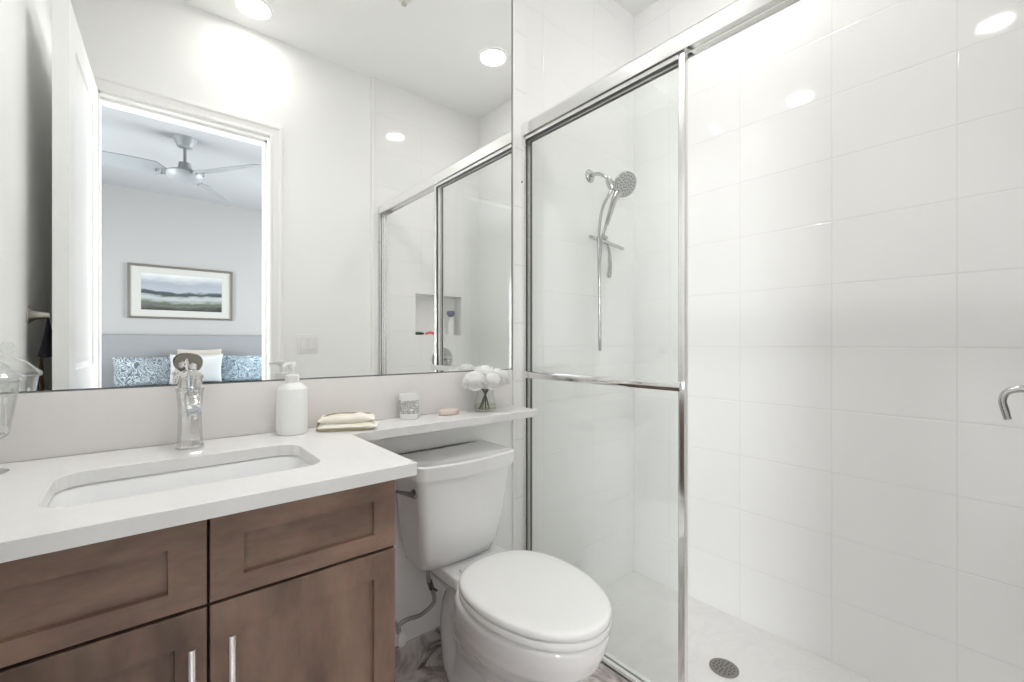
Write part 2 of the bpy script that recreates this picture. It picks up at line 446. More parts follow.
# door casing (moulded) on the bathroom side and jambs
def casing(bm, y, sgn):
    prof = [(0.0, 0.0), (0.0, 0.014), (0.009, 0.016), (0.014, 0.012), (0.044, 0.016), (0.051, 0.021), (0.063, 0.021), (0.066, 0.017), (0.066, 0.0)]
    x0, x1, z1 = DX0 + 0.013, DX1 - 0.013, DZ - 0.006
    rings = []
    for px, pz, dx, dz in ((x0, 0.0, -1, 0), (x0, z1, -1, 1), (x1, z1, 1, 1), (x1, 0.0, 1, 0)):
        rings.append([V(px + dx * a, y + sgn * b, pz + dz * a) for a, b in prof])
    loft(bm, rings, True, True)
m = bm_(); casing(m, YO, 1)
struct('trim_door_casing', m, 'trim', 'white moulded casing around the bedroom doorway', ang=25)
m = bm_()
box(m, DX0, DX0 + 0.018, YO - WT, YO + 0.0005, 0, DZ)
box(m, DX1 - 0.018, DX1, YO - WT, YO + 0.0005, 0, DZ)
box(m, DX0, DX1, YO - WT, YO + 0.0005, DZ - 0.018, DZ)
box(m, DX1 - 0.03, DX1 - 0.018, YO - WT, YO - 0.042, 0, DZ - 0.018)
box(m, DX0 + 0.018, DX1 - 0.018, YO - WT, YO - 0.042, DZ - 0.03, DZ - 0.018)
struct('trim_door_jamb', m, 'trim', 'white door jamb lining the doorway', smooth=False)
# marble baseboards
sbx('baseboard_back', (XL, XE - 0.006, D - 0.011, D, 0.0, 0.108), 'mbase', label='grey veined marble baseboard behind the toilet')
sbx('baseboard_left', (XL, XL + 0.01, YO, 0.86, 0.0, 0.108), 'mbase', label='marble baseboard on the left wall')
sbx('baseboard_front', (DX1 + 0.075, XE - 0.013, YO, YO + 0.011, 0.0, 0.108), 'mbase', label='marble baseboard beside the doorway')

# ------------------------------------------------------------------ open door leaf
LEAF_L, LEAF_T, LZ = 0.71, 0.041, 2.335
m = bm_()
# local frame: leaf runs along +y from hinge, visible face at x=0, body to -x
def panelled(bm, L, T, Z, st=0.125, panels=((0.12, 0.93), (1.05, 2.215))):
    ys = [0, st, L - st, L]
    zs = [0.008]
    for a, b in panels: zs += [a, b]
    zs.append(Z)
    for side in (0, 1):
        X0 = 0.0 if side == 0 else -T
        sg = -1 if side == 0 else 1
        for i in range(3):
            for j in range(len(zs) - 1):
                ya, yb_, za, zb = ys[i], ys[i + 1], zs[j], zs[j + 1]
                if i == 1 and j % 2 == 1:
                    def rect(o, dx): return [V(X0 + sg * dx, ya + o, za + o), V(X0 + sg * dx, yb_ - o, za + o), V(X0 + sg * dx, yb_ - o, zb - o), V(X0 + sg * dx, ya + o, zb - o)]
                    loft(bm, [rect(0, 0), rect(0.004, 0.007), rect(0.016, 0.010), rect(0.022, 0.010), rect(0.040, 0.003), rect(0.046, 0.002)], False, True)
                else:
                    bm.faces.new([bm.verts.new(p) for p in (V(X0, ya, za), V(X0, yb_, za), V(X0, yb_, zb), V(X0, ya, zb))])
    for (a, b, c, d) in (((0, 0, zs[0]), (-T, 0, zs[0]), (-T, 0, Z), (0, 0, Z)), ((0, L, zs[0]), (-T, L, zs[0]), (-T, L, Z), (0, L, Z)),
                         ((0, 0, Z), (-T, 0, Z), (-T, L, Z), (0, L, Z)), ((0, 0, zs[0]), (-T, 0, zs[0]), (-T, L, zs[0]), (0, L, zs[0]))):
        bm.faces.new([bm.verts.new(V(*p)) for p in (a, b, c, d)])
    bmesh.ops.remove_doubles(bm, verts=bm.verts[:], dist=1e-5)
panelled(m, LEAF_L, LEAF_T, LZ)
leaf = mk('door_1', m, 'door', None, org=(0, 0, 0), smooth=False)
leaf['kind'] = 'structure'; leaf['label'] = 'white two-panel door standing open against the left wall'
leaf.location = (DX0 + 0.012, YO + 0.026, 0.0); leaf.rotation_euler = (0, 0, R(2.7))
ORG[leaf.name] = V(0, 0, 0)
for sx in (0, 1):
    m = bm_()
    s_ = 1 if sx == 0 else -1; X0 = 0.0 if sx == 0 else -LEAF_T
    lathe(m, [(0.030, 0.0), (0.030, s_ * 0.006), (0.024, s_ * 0.010), (0.011, s_ * 0.012), (0.010, s_ * 0.030)], (X0, LEAF_L - 0.06, 0.93), 24, 'X')
    tube(m, [(X0 + s_ * 0.030, LEAF_L - 0.06, 0.93), (X0 + s_ * 0.034, LEAF_L - 0.09, 0.932), (X0 + s_ * 0.032, LEAF_L - 0.16, 0.928)], [0.010, 0.008, 0.007], 12, sub=4)
    mk('door_handle', m, 'nickel', leaf)
for hz in (0.25, 1.15, 2.1):
    m = bm_(); lathe(m, [(0.006, hz - 0.045), (0.006, hz + 0.045)], (0.004, -0.004, 0), 12)
    mk('hinge', m, 'door', leaf)

# ------------------------------------------------------------------ mirror, countertop, backsplash, sink
CT = 0.893; CTT = 0.027
m = bm_(); box(m, XL + 0.003, 1.183, D - 0.006, D - 0.0005, 1.041, 2.62, bev=0.0012, seg=1)
mirror = mk('wall_mirror', m, 'mirror', smooth=False)
tag(mirror, 'large frameless wall mirror above the vanity backsplash', 'mirror')
m = bm_(); box(m, XL + 0.003, 1.189, D - 0.007, D - 0.0002, 1.0385, 1.041)
box(m, 1.183, 1.1865, D - 0.007, D - 0.0002, 1.041, 2.62)
mk('edge_strip', m, 'edgegrey', mirror, smooth=False)

def rounded_poly(x0, x1, y0, y1, r, n=8):
    out = []
    for (ax, ay, a0) in ((x1 - r, y0 + r, -90), (x1 - r, y1 - r, 0), (x0 + r, y1 - r, 90), (x0 + r, y0 + r, 180)):
        for i in range(n + 1):
            a = R(a0 + 90 * i / n); out.append((ax + r * math.cos(a), ay + r * math.sin(a)))
    return out
SX0, SX1, SY0, SY1 = -0.121, 0.300, 0.962, 1.215
m = bm_()
outer = [(XL + 0.001, 0.845), (0.450, 0.845), (0.450, 1.219)]
for i in range(7):  # small inside radius
    a = R(180 - 90 * i / 6); outer.append((0.463 + 0.013 * math.cos(a), 1.219 + 0.013 * math.sin(a)))
outer += [(1.168, 1.232), (1.168, D - 0.0105), (XL + 0.001, D - 0.0105)]
hole = rounded_poly(SX0, SX1, SY0, SY1, 0.05)
edges = []
for loop in (outer, hole):
    vs = [m.verts.new(V(x, y, CT)) for x, y in loop]
    for i in range(len(vs)): edges.append(m.edges.new((vs[i], vs[(i + 1) % len(vs)])))
bmesh.ops.triangle_fill(m, use_beauty=True, use_dissolve=False, edges=edges)
r = bmesh.ops.extrude_face_region(m, geom=m.faces[:])
bmesh.ops.translate(m, verts=[e for e in r['geom'] if isinstance(e, bmesh.types.BMVert)], vec=V(0, 0, -CTT))
ct = mk('countertop', m, 'quartz', org=(0.1, 1.1, CT - CTT), smooth=False, mods=[('BEVEL', dict(width=0.0015, segments=2, limit_method='ANGLE', angle_limit=R(50)))])
tag(ct, 'white quartz vanity countertop running on as a narrow ledge over the toilet', 'countertop')
bs = bx('backsplash', (XL + 0.001, 1.184, D - 0.0100, D, CT + 0.0005, 1.0380), 'splash', bev=0.001)
tag(bs, 'pale stone backsplash strip between countertop and mirror', 'backsplash')
bs = None
# lower lip under ledge so it reads as built against the wall
m = bm_()
ri = lambda o, z, rr=0.055: [V(x, y, z) for x, y in rounded_poly(SX0 - o, SX1 + o, SY0 - o, SY1 + o, rr)]
zt = CT - CTT - 0.0005
loft(m, [ri(0.030, zt, 0.07), ri(0.006, zt), ri(0.0, zt - 0.006), ri(-0.006, zt - 0.07), ri(-0.016, zt - 0.105), ri(-0.035, zt - 0.125), ri(-0.07, zt - 0.134, 0.045), ri(-0.112, zt - 0.138, 0.012)], False, True)
sink = mk('sink', m, 'china', org=(0.09, 1.09, 0.72), mods=[('SOLIDIFY', dict(thickness=0.008, offset=-1.0))], ang=60)
tag(sink, 'white rectangular undermount sink basin set in the vanity countertop', 'sink')
m = bm_(); lathe(m, [(0.0, 0.0), (0.022, 0.0), (0.026, 0.002), (0.027, 0.004), (0.024, 0.005), (0.015, 0.003), (0.0, 0.006)], (0.09, 1.09, zt - 0.138), 24, cap0=False, cap1=False)
mk('drain', m, 'chrome', sink)

# ------------------------------------------------------------------ vanity cabinet
CY = 0.870
cab = empty('vanity_cabinet', (0.065, 1.1, 0), 'brown stained shaker vanity cabinet under the white countertop', 'cabinet')
m = bm_()
X0, X1 = XL + 0.002, 0.415
box(m, X0, X0 + 0.018, CY + 0.019, D - 0.013, 0.10, 0.865)
box(m, X1 - 0.018, X1, CY + 0.019, D - 0.013, 0.0, 0.865)
box(m, X0, X1 - 0.018, CY + 0.019, D - 0.013, 0.10, 0.118)
box(m, X0 + 0.018, X1 - 0.018, D - 0.025, D - 0.013, 0.118, 0.865)
box(m, X0, X1 - 0.018, CY + 0.08, CY + 0.095, 0.0, 0.10)
mk('body', m, 'wood', cab, smooth=False)
m = bm_()   # face frame behind the fronts
box(m, X0, X1 - 0.0005, CY + 0.0195, CY + 0.036, 0.84, 0.8655)
box(m, X0, X1 - 0.0185, CY + 0.0195, CY + 0.036, 0.70, 0.735)
box(m, 0.065, 0.105, CY + 0.0197, CY + 0.036, 0.118, 0.84)
box(m, X0, X0 + 0.05, CY + 0.0197, CY + 0.036, 0.118, 0.84)
box(m, X1 - 0.04, X1 - 0.0185, CY + 0.0197, CY + 0.036, 0.118, 0.84)
mk('face_frame', m, 'gap', cab, smooth=False)
def shaker(bm, x0, x1, z0, z1, l, r, b, t, y=CY, T=0.019, rec=0.0085):
    def rc(x0, x1, z0, z1, y): return [V(x0, y, z0), V(x1, y, z0), V(x1, y, z1), V(x0, y, z1)]
    rings = [rc(x0, x1, z0, z1, y + T), rc(x0, x1, z0, z1, y + 0.0012), rc(x0 + 0.0012, x1 - 0.0012, z0 + 0.0012, z1 - 0.0012, y),
             rc(x0 + l, x1 - r, z0 + b, z1 - t, y), rc(x0 + l + 0.0008, x1 - r - 0.0008, z0 + b + 0.0008, z1 - t - 0.0008, y + rec)]
    loft(bm, rings, True, True)
fronts = [('drawer_front', 0.0875, 0.412, 0.7205, 0.862, 0.048, 0.046, 0.033, 0.040, 'woodh'),
          ('drawer_front', -0.247, 0.0835, 0.7205, 0.862, 0.050, 0.050, 0.033, 0.040, 'woodh'),
          ('door', 0.0875, 0.412, 0.112, 0.7150, 0.040, 0.046, 0.05, 0.052, 'wood'),
          ('door', -0.247, 0.0835, 0.112, 0.7150, 0.05, 0.042, 0.05, 0.052, 'wood')]
for i, (nm, x0, x1, z0, z1, l, r_, b, t, mt) in enumerate(fronts):
    m = bm_(); shaker(m, x0, x1, z0, z1, l, r_, b, t)
    o = mk(nm, m, mt, cab, smooth=False)
    if nm == 'door':
        hx = 0.115 if i == 2 else 0.0615
        m = bm_()
        tube(m, [(hx, CY - 0.026, 0.670), (hx, CY - 0.026, 0.485)], 0.0058, 14)
        for zz in (0.635, 0.52): tube(m, [(hx, CY - 0.026, zz), (hx, CY, zz)], 0.0045, 10)
        mk('handle', m, 'chrome', o, ang=50)
m = bm_(); box(m, XL + 0.002, -0.2495, CY, CY + 0.019, 0.112, 0.862); mk('filler_strip', m, 'wood', cab, smooth=False)

# ------------------------------------------------------------------ faucet
fx, fy = 0.0925, 1.318
fa = empty('faucet', (fx, fy, CT), 'polished chrome single-lever faucet behind the sink basin', 'faucet')
m = bm_()
lathe(m, [(0.0, CT + 0.0003), (0.0285, CT + 0.0003), (0.0285, CT + 0.005), (0.0265, CT + 0.009), (0.0245, CT + 0.04), (0.0235, CT + 0.075), (0.0245, CT + 0.11), (0.0265, CT + 0.128), (0.0265, CT + 0.136)], (fx, fy, 0), 8)
lathe(m, [(0.022, CT + 0.02), (0.022, CT + 0.1), (0.024, CT + 0.12), (0.024, CT + 0.136)], (fx, fy, 0), 24)
mk('body', m, 'faucetchrome', fa, ang=20)
m = bm_()
lathe(m, [(0.0275, CT + 0.1365), (0.0285, CT + 0.139), (0.0285, CT + 0.146), (0.026, CT + 0.148), (0.026, CT + 0.168), (0.0285, CT + 0.170), (0.0285, CT + 0.176), (0.022, CT + 0.182), (0.012, CT + 0.190), (0.0, CT + 0.191)], (fx, fy, 0), 32, cap1=False)
mk('cap', m, 'faucetchrome', fa, ang=30)
m = bm_()   # spout: a flattened arm reaching forward over the bowl
rings = []
for yy, zz, hw, hh in ((fy - 0.01, CT + 0.118, 0.013, 0.014), (fy - 0.05, CT + 0.125, 0.014, 0.014), (fy - 0.080, CT + 0.119, 0.0145, 0.013), (fy - 0.098, CT + 0.110, 0.015, 0.012), (fy - 0.104, CT + 0.104, 0.014, 0.010)):
    rings.append([V(fx + hw * math.copysign(abs(math.cos(a)) ** 0.5, math.cos(a)), yy, zz + hh * math.copysign(abs(math.sin(a)) ** 0.5, math.sin(a))) for a in [2 * PI * k / 20 for k in range(20)]])
loft(m, rings)
lathe(m, [(0.0, CT + 0.090), (0.011, CT + 0.090), (0.012, CT + 0.105)], (fx, fy - 0.088, 0), 16)
mk('spout', m, 'faucetchrome', fa, ang=50)
m = bm_()   # lever: neck and two round beads carrying an oval paddle
tube(m, [(fx, fy, CT + 0.185), (fx - 0.004, fy + 0.018, CT + 0.199), (fx - 0.004, fy + 0.036, CT + 0.210)], [0.008, 0.006, 0.006], 12, sub=4)
for dx, dz, rr in ((-0.016, 0.202, 0.0085), (0.004, 0.196, 0.0105)):
    b2 = bm_(); bmesh.ops.create_icosphere(b2, subdivisions=1, radius=rr); merge(m, b2, Matrix.Translation(V(fx + dx, fy - 0.004, CT + dz)))
mk('lever_neck', m, 'faucetchrome', fa, ang=20)
m = bm_()
rings = []
for oy, sc in ((-0.004, 0.88), (-0.0025, 1.0), (0.0025, 1.0), (0.004, 0.88)):
    rings.append([V(fx + 0.001 + 0.028 * sc * math.copysign(abs(math.cos(a)) ** 0.85, math.cos(a)) * (1 + 0.10 * math.sin(a)), fy + 0.040 + oy + 0.1 * 0.028 * math.sin(a), CT + 0.203 + 0.025 * sc * math.sin(a)) for a in [2 * PI * k / 40 for k in range(40)]])
loft(m, rings)
pad = mk('lever_paddle', m, 'taupe', fa, ang=50); pad['label'] = 'oval lever paddle, dark reflection put into its taupe colour'

# ------------------------------------------------------------------ soap dispenser
sx, sy = 0.327, 1.346
so = empty('soap_dispenser', (sx, sy, CT), 'white pump soap dispenser bottle standing right of the faucet', 'soap dispenser')
m = bm_(); lathe(m, [(0.0, CT + 0.0003), (0.037, CT + 0.0003), (0.0395, CT + 0.004), (0.0395, CT + 0.124), (0.038, CT + 0.128), (0.026, CT + 0.140), (0.0175, CT + 0.142), (0.0175, CT + 0.147)], (sx, sy, 0), 48)
mk('bottle', m, 'wplastic', so, ang=30)
m = bm_(); lathe(m, [(0.0175, CT + 0.1472), (0.0182, CT + 0.149), (0.0182, CT + 0.163), (0.017, CT + 0.165), (0.0075, CT + 0.1665), (0.006, CT + 0.170), (0.006, CT + 0.185)], (sx, sy, 0), 32)
mk('collar', m, 'wplastic', so, ang=30)
m = bm_(); lathe(m, [(0.0, CT + 0.185), (0.0095, CT + 0.185), (0.0105, CT + 0.188), (0.0105, CT + 0.198), (0.009, CT + 0.2), (0.0, CT + 0.2005)], (sx, sy, 0), 24, cap0=False, cap1=False)
tube(m, [(sx, sy, CT + 0.194), (sx - 0.018, sy - 0.015, CT + 0.195), (sx - 0.030, sy - 0.026, CT + 0.190)], [0.006, 0.005, 0.004], 12, sub=3)
mk('pump_nozzle', m, 'wplastic', so, ang=40)

# ------------------------------------------------------------------ folded cream cloth
cl = empty('folded_washcloth', (0.47, 1.30, CT), 'cream cotton washcloth folded with olive edging, lying between dispenser and candle', 'towel')
def cushion(bm, cx, cy, z0, L, W, H, rot, nx=28, ny=16, seed=1, pw=3.2, amp=0.0015):
    rnd = random.Random(seed); ph = [rnd.uniform(0, 6) for _ in range(4)]
    c, s = math.cos(rot), math.sin(rot)
    grid = {}
    for side in (0, 1):
        for i in range(nx + 1):
            for j in range(ny + 1):
                u = i / nx * 2 - 1; v = j / ny * 2 - 1
                e = (1 - abs(u) ** pw) * (1 - abs(v) ** pw)
                th = H / 2 * max(0.0, e) ** 0.45
                z = z0 + H / 2 + (th if side else -th)
                if side: z += amp * (math.sin(u * 9 + ph[0]) + math.sin(v * 7 + u * 5 + ph[1])) * min(1, e * 3)
                a = u * L / 2; b = v * W / 2
                edge = i in (0, nx) or j in (0, ny)
                key = (i, j, 0 if edge else side)
                if key not in grid: grid[key] = bm.verts.new(V(cx + a * c - b * s, cy + a * s + b * c, z))
    def g(i, j, side): return grid[(i, j, 0 if (i in (0, nx) or j in (0, ny)) else side)]
    for side in (0, 1):
        for i in range(nx):
            for j in range(ny):
                f = (g(i, j, side), g(i + 1, j, side), g(i + 1, j + 1, side), g(i, j + 1, side))
                bm.faces.new(f if side else tuple(reversed(f)))
rot = math.atan2(1.262 - 1.345, 0.56 - 0.40)
m = bm_()
cushion(m, 0.473, 1.312, CT + 0.0005, 0.165, 0.085, 0.022, rot, seed=3)
cushion(m, 0.471, 1.317, CT + 0.0165, 0.155, 0.075, 0.027, rot + 0.05, seed=5)
mk('cloth', m, 'cream', cl, ang=70)
def cp(a, b, z):
    c, s = math.cos(rot), math.sin(rot); return (0.473 + a * c - b * s, 1.312 + a * s + b * c, CT + z)
m = bm_()
tube(m, [cp(-0.082, -0.030, 0.006), cp(-0.086, 0.0, 0.014), cp(-0.078, -0.005, 0.030), cp(-0.055, -0.004, 0.0435), cp(-0.02, 0.002, 0.0465), cp(0.02, 0.014, 0.0445), cp(0.06, 0.026, 0.040)], 0.0020, 8, sub=6)
tube(m, [cp(-0.083, -0.034, 0.005), cp(-0.05, -0.0435, 0.0035), cp(0.0, -0.0435, 0.0035), cp(0.05, -0.0435, 0.005)], 0.0018, 8, sub=5)
tube(m, [cp(-0.083, -0.033, 0.006), cp(-0.079, -0.03, 0.018), cp(-0.070, -0.012, 0.033), cp(-0.055, 0.01, 0.038)], 0.0022, 8, sub=5)
o = mk('piping', m, 'olive', cl, ang=70); o['label'] = 'olive cord edging'

# ------------------------------------------------------------------ candle cup
def cup_mat():
    m_, nt, b = nmat('cup_with_silver_pattern')
    tc = nd(nt, 'ShaderNodeTexCoord'); sp = nd(nt, 'ShaderNodeSeparateXYZ'); nt.links.new(tc.outputs['Object'], sp.inputs[0])
    vo = nd(nt, 'ShaderNodeTexVoronoi'); vo.feature = 'DISTANCE_TO_EDGE'; vo.inputs['Scale'].default_value = 170
    nt.links.new(tc.outputs['Object'], vo.inputs['Vector'])
    line = mth(nt, 'LESS_THAN', vo.outputs['Distance'], 0.09)
    n = nd(nt, 'ShaderNodeTexNoise'); n.inputs['Scale'].default_value = 70; nt.links.new(tc.outputs['Object'], n.inputs['Vector'])
    pat = mth(nt, 'MAXIMUM', mth(nt, 'MULTIPLY', mth(nt, 'SUBTRACT', 1.0, line), mth(nt, 'GREATER_THAN', n.outputs['Fac'], 0.36)), 0.0)
    band = mth(nt, 'MULTIPLY', mth(nt, 'GREATER_THAN', sp.outputs['Z'], 0.020), mth(nt, 'LESS_THAN', sp.outputs['Z'], 0.064))
    f = mth(nt, 'MULTIPLY', pat, band)
    mx = nd(nt, 'ShaderNodeMix', data_type='RGBA'); mx.inputs['A'].default_value = (0.82, 0.82, 0.81, 1); mx.inputs['B'].default_value = (0.24, 0.235, 0.23, 1)
    nt.links.new(f, mx.inputs['Factor']); nt.links.new(mx.outputs['Result'], b.inputs['Base Color'])
    b.inputs['Roughness'].default_value = 0.25
    return m_
M['cupp'] = cup_mat()
cx, cy = 0.692, 1.357
ca = empty('candle', (cx, cy, CT), 'white ceramic candle cup with grey patterned band on the ledge', 'candle')
m = bm_(); lathe(m, [(0.0, CT + 0.0004), (0.028, CT + 0.0004), (0.031, CT + 0.004), (0.0335, CT + 0.082), (0.0335, CT + 0.084), (0.031, CT + 0.084), (0.030, CT + 0.070), (0.0, CT + 0.070)], (cx, cy, 0), 40, cap0=False, cap1=False)
mk('cup', m, 'cupp', ca, ang=40)
m = bm_(); tube(m, [(cx, cy, CT + 0.069), (cx, cy, CT + 0.080)], 0.001, 6)
mk('wick', m, 'dark', ca)

# ------------------------------------------------------------------ pink soap
m = bm_()
px, py = 0.842, 1.348
rings = []
for z, sc in ((0.0004, 0.92), (0.002, 0.99), (0.009, 1.0), (0.0095, 0.96), (0.0105, 0.96), (0.011, 1.0), (0.016, 0.98), (0.018, 0.9)):
    rings.append([V(px + 0.040 * sc * math.cos(a), py + 0.027 * sc * math.sin(a), CT + z) for a in [2 * PI * k / 36 for k in range(36)]])
loft(m, rings)
o = mk('soap_bar', m, 'pink', ang=30); tag(o, 'small round pale pink soap bar between candle and flower vase', 'soap')

# ------------------------------------------------------------------ vase with white flowers
vx, vy = 0.996, 1.338
va = empty('glass_vase', (vx, vy, CT), 'small round clear glass vase of water at the ledge end', 'vase')
m = bm_()
lathe(m, [(0.0, CT + 0.0004), (0.041, CT + 0.0004), (0.043, CT + 0.003), (0.040, CT + 0.025), (0.031, CT + 0.060), (0.034, CT + 0.084), (0.032, CT + 0.084), (0.029, CT + 0.060), (0.038, CT + 0.025), (0.041, CT + 0.008), (0.0, CT + 0.008)], (vx, vy, 0), 40, cap0=False, cap1=False)
mk('vase_wall', m, 'vglass', va, ang=40)
m = bm_(); lathe(m, [(0.0400, CT + 0.0085), (0.0375, CT + 0.024)], (vx, vy, 0), 32)
mk('water', m, 'water', va, ang=40)
rnd = random.Random(4)
heads = [(-0.052, -0.010, 0.116, 0.050), (0.002, 0.008, 0.134, 0.050), (0.056, -0.004, 0.120, 0.050), (0.004, -0.034, 0.114, 0.044)]
for hi, (dx, dy, dz, rr) in enumerate(heads):
    c = V(vx + dx, vy + dy, CT + dz - 0.006)
    wh = ['left', 'topmost', 'right', 'front'][hi]
    fl = empty('white_chrysanthemum', (vx - dx * 0.35, vy - dy * 0.4, CT + 0.009), f'{wh} round white flower head in the small glass vase', 'flower', 'white flowers in the vase')
    m = bm_()
    b2 = bm_(); bmesh.ops.create_icosphere(b2, subdivisions=2, radius=rr * 0.66); merge(m, b2, Matrix.Translation(c))
    N = 300
    for i in range(N):
        zc = 1 - 1.62 * (i + 0.5) / N
        a = i * 2.39996 + rnd.uniform(-.1, .1)
        rxy = math.sqrt(max(0, 1 - zc * zc))
        d = V(rxy * math.cos(a), rxy * math.sin(a), zc * 0.82)
        t = d.cross(V(0, 0, 1)); t = t.normalized() if t.length > 1e-3 else V(1, 0, 0)
        up = t.cross(d).normalized()
        L = rr * rnd.uniform(0.90, 1.10); w_ = rr * 0.15
        p0 = c + d * rr * 0.6
        pts = [p0 - t * w_ * 0.5, p0 + t * w_ * 0.5, c + d * L * 0.92 + t * w_ + up * w_ * 0.1, c + d * L + up * w_ * 0.7, c + d * L * 0.92 - t * w_ + up * w_ * 0.1]
        m.faces.new([m.verts.new(p) for p in pts])
    mk('bloom', m, 'petal', fl, smooth=False)
    m = bm_(); tube(m, [(vx - dx * 0.42, vy - dy * 0.5, CT + 0.0095), (vx - dx * 0.05, vy, CT + 0.055), (vx + dx * 0.45, vy + dy * 0.5, CT + 0.09), tuple(c - V(0, 0, rr * 0.3))], 0.0030, 8, sub=4)
    mk('stem', m, 'stem', fl)
    m = bm_()
    for q in range(3):
        a = rnd.uniform(0, 2 * PI); b0 = V(vx + dx * 0.35, vy + dy * 0.35, CT + 0.078)
        d = V(math.cos(a), math.sin(a), 0.25) * 0.028; t = V(-math.sin(a), math.cos(a), 0) * 0.007
        vs = [m.verts.new(p) for p in (b0, b0 + d * 0.5 + t, b0 + d, b0 + d * 0.5 - t)]
        m.faces.new(vs)
    mk('leaves', m, 'stem', fl, smooth=False)

# ------------------------------------------------------------------ glass jar on the left end of the counter
jx, jy = -0.231, 1.300
ja = empty('apothecary_jar', (jx, jy, CT), 'footed cut-glass jar with domed lid at the left end of the counter', 'jar')
m = bm_()
lathe(m, [(0.0000, CT + 0.0004), (0.0332, CT + 0.0004), (0.0349, CT + 0.003), (0.0249, CT + 0.007), (0.0083, CT + 0.012), (0.0066, CT + 0.035), (0.0100, CT + 0.055), (0.0282, CT + 0.068), (0.0349, CT + 0.074), (0.0415, CT + 0.12), (0.0490, CT + 0.172), (0.0498, CT + 0.176),
          (0.0473, CT + 0.176), (0.0398, CT + 0.12), (0.0315, CT + 0.076), (0.0000, CT + 0.074)], (jx, jy, 0), 40, cap0=False, cap1=False)
mk('bowl', m, 'cglass', ja, ang=40)
m = bm_()
lathe(m, [(0.0481, CT + 0.1765), (0.0531, CT + 0.178), (0.0531, CT + 0.187), (0.0456, CT + 0.194), (0.0291, CT + 0.212), (0.0133, CT + 0.222), (0.0066, CT + 0.228), (0.0108, CT + 0.236), (0.0124, CT + 0.246), (0.0066, CT + 0.255), (0.0000, CT + 0.256)], (jx, jy, 0), 48, cap0=True, cap1=False, flute=16, fl=0.05)
mk('lid', m, 'cglass', ja, smooth=False)
rnd = random.Random(9)
for i in range(14):
    a = i * 2.4; rr = 0.009 * math.sqrt(i)
    m = bm_()
    b = (jx + rr * math.cos(a), jy + rr * math.sin(a)); lean = (rnd.uniform(-.006, .006), rnd.uniform(-.006, .006))
    p0 = V(b[0], b[1], CT + 0.078); p1 = V(b[0] + lean[0], b[1] + lean[1], CT + 0.148 + rnd.uniform(-.004, .004))
    tube(m, [p0, p1], 0.0014, 6)
    for p, q in ((p0, p1), (p1, p0)):
        dd = (q - p).normalized(); tube(m, [p - dd * 0.001, p + dd * 0.003, p + dd * 0.010, p + dd * 0.014], [0.0016, 0.0034, 0.0030, 0.0015], 8)
    o = mk('cotton_swab', m, 'cotton'); tag(o, 'white cotton swab standing in the footed glass jar', 'cotton swab', 'cotton swabs in the glass jar')

# ------------------------------------------------------------------ toilet
tcx = 0.833
to = empty('toilet', (tcx, 1.2, 0), 'white two-piece toilet with closed lid between vanity and shower', 'toilet')
bcx = 0.879
m = bm_()
loft(m, [egg(bcx, 0.098, 0.860, 1.335, 0.0, pb=3.2), egg(bcx, 0.100, 0.855, 1.340, 0.02, pb=3.2), egg(bcx, 0.088, 0.885, 1.325, 0.05, pb=3), egg(bcx, 0.084, 0.900, 1.30, 0.13, pb=3), egg(bcx, 0.118, 0.83, 1.28, 0.20),
         egg(bcx, 0.150, 0.775, 1.25, 0.25), egg(bcx, 0.170, 0.728, 1.22, 0.30), egg(bcx, 0.181, 0.708, 1.205, 0.345), egg(bcx, 0.184, 0.702, 1.20, 0.372), egg(bcx, 0.183, 0.702, 1.195, 0.386), egg(bcx, 0.178, 0.708, 1.195, 0.390)])
deck = lambda z, hw, y0, r=0.03: rrect(bcx - hw, bcx + hw, y0, 1.385, r, z)
loft(m, [deck(0.30, 0.07, 1.20), deck(0.345, 0.105, 1.16), deck(0.375, 0.125, 1.12, 0.04), deck(0.409, 0.126, 1.14, 0.04)])
# trapway bulge
tube(m, [(bcx, 1.02, 0.16), (bcx, 1.14, 0.25), (bcx, 1.25, 0.27), (bcx, 1.30, 0.18), (bcx, 1.285, 0.03)], [0.085, 0.093, 0.093, 0.088, 0.086], 20, sub=5)
mk('bowl', m, 'china', to, mods=[('REMESH', dict(mode='VOXEL', voxel_size=0.006, use_smooth_shade=True)), ('SMOOTH', dict(factor=0.5, iterations=5))], ang=80)
m = bm_()
def seatring(z, o=0.0): return egg(bcx, 0.184 - o, 0.698 + o, 1.185 - o, z, 64, wide=0.56, pb=2.3)
loft(m, [seatring(0.3945, 0.0035), seatring(0.3965, 0.0005), seatring(0.403, 0.0), seatring(0.412, 0.0), seatring(0.4145, 0.0015)])
mk('seat', m, 'seat', to, ang=60)
m = bm_()
loft(m, [seatring(0.4178, 0.003), seatring(0.4195, 0.0008), seatring(0.425, 0.0), seatring(0.434, 0.001), seatring(0.438, 0.006), seatring(0.4405, 0.018), seatring(0.4415, 0.05), seatring(0.4418, 0.12)])
mk('seat_lid', m, 'seat', to, ang=60)
for hx in (-0.07, 0.07):
    m = bm_(); tube(m, [(bcx + hx - 0.022, 1.190, 0.410), (bcx + hx + 0.022, 1.190, 0.410)], 0.010, 16)
    mk('seat_hinge', m, 'seat', to)
m = bm_()
TB = 1.398
def tring(z, hw, yf, r=0.035, b=0.022): return rrect(tcx - hw, tcx + hw, yf, TB, r, z, bulge=b)
loft(m, [tring(0.414, 0.132, 1.264, 0.03, 0.01), tring(0.417, 0.142, 1.256, 0.030, 0.012), tring(0.46, 0.153, 1.240, 0.026), tring(0.56, 0.168, 1.222, 0.024), tring(0.70, 0.181, 1.205, 0.024), tring(0.722, 0.184, 1.203, 0.024)])
mk('tank', m, 'china', to, ang=50)
m = bm_()
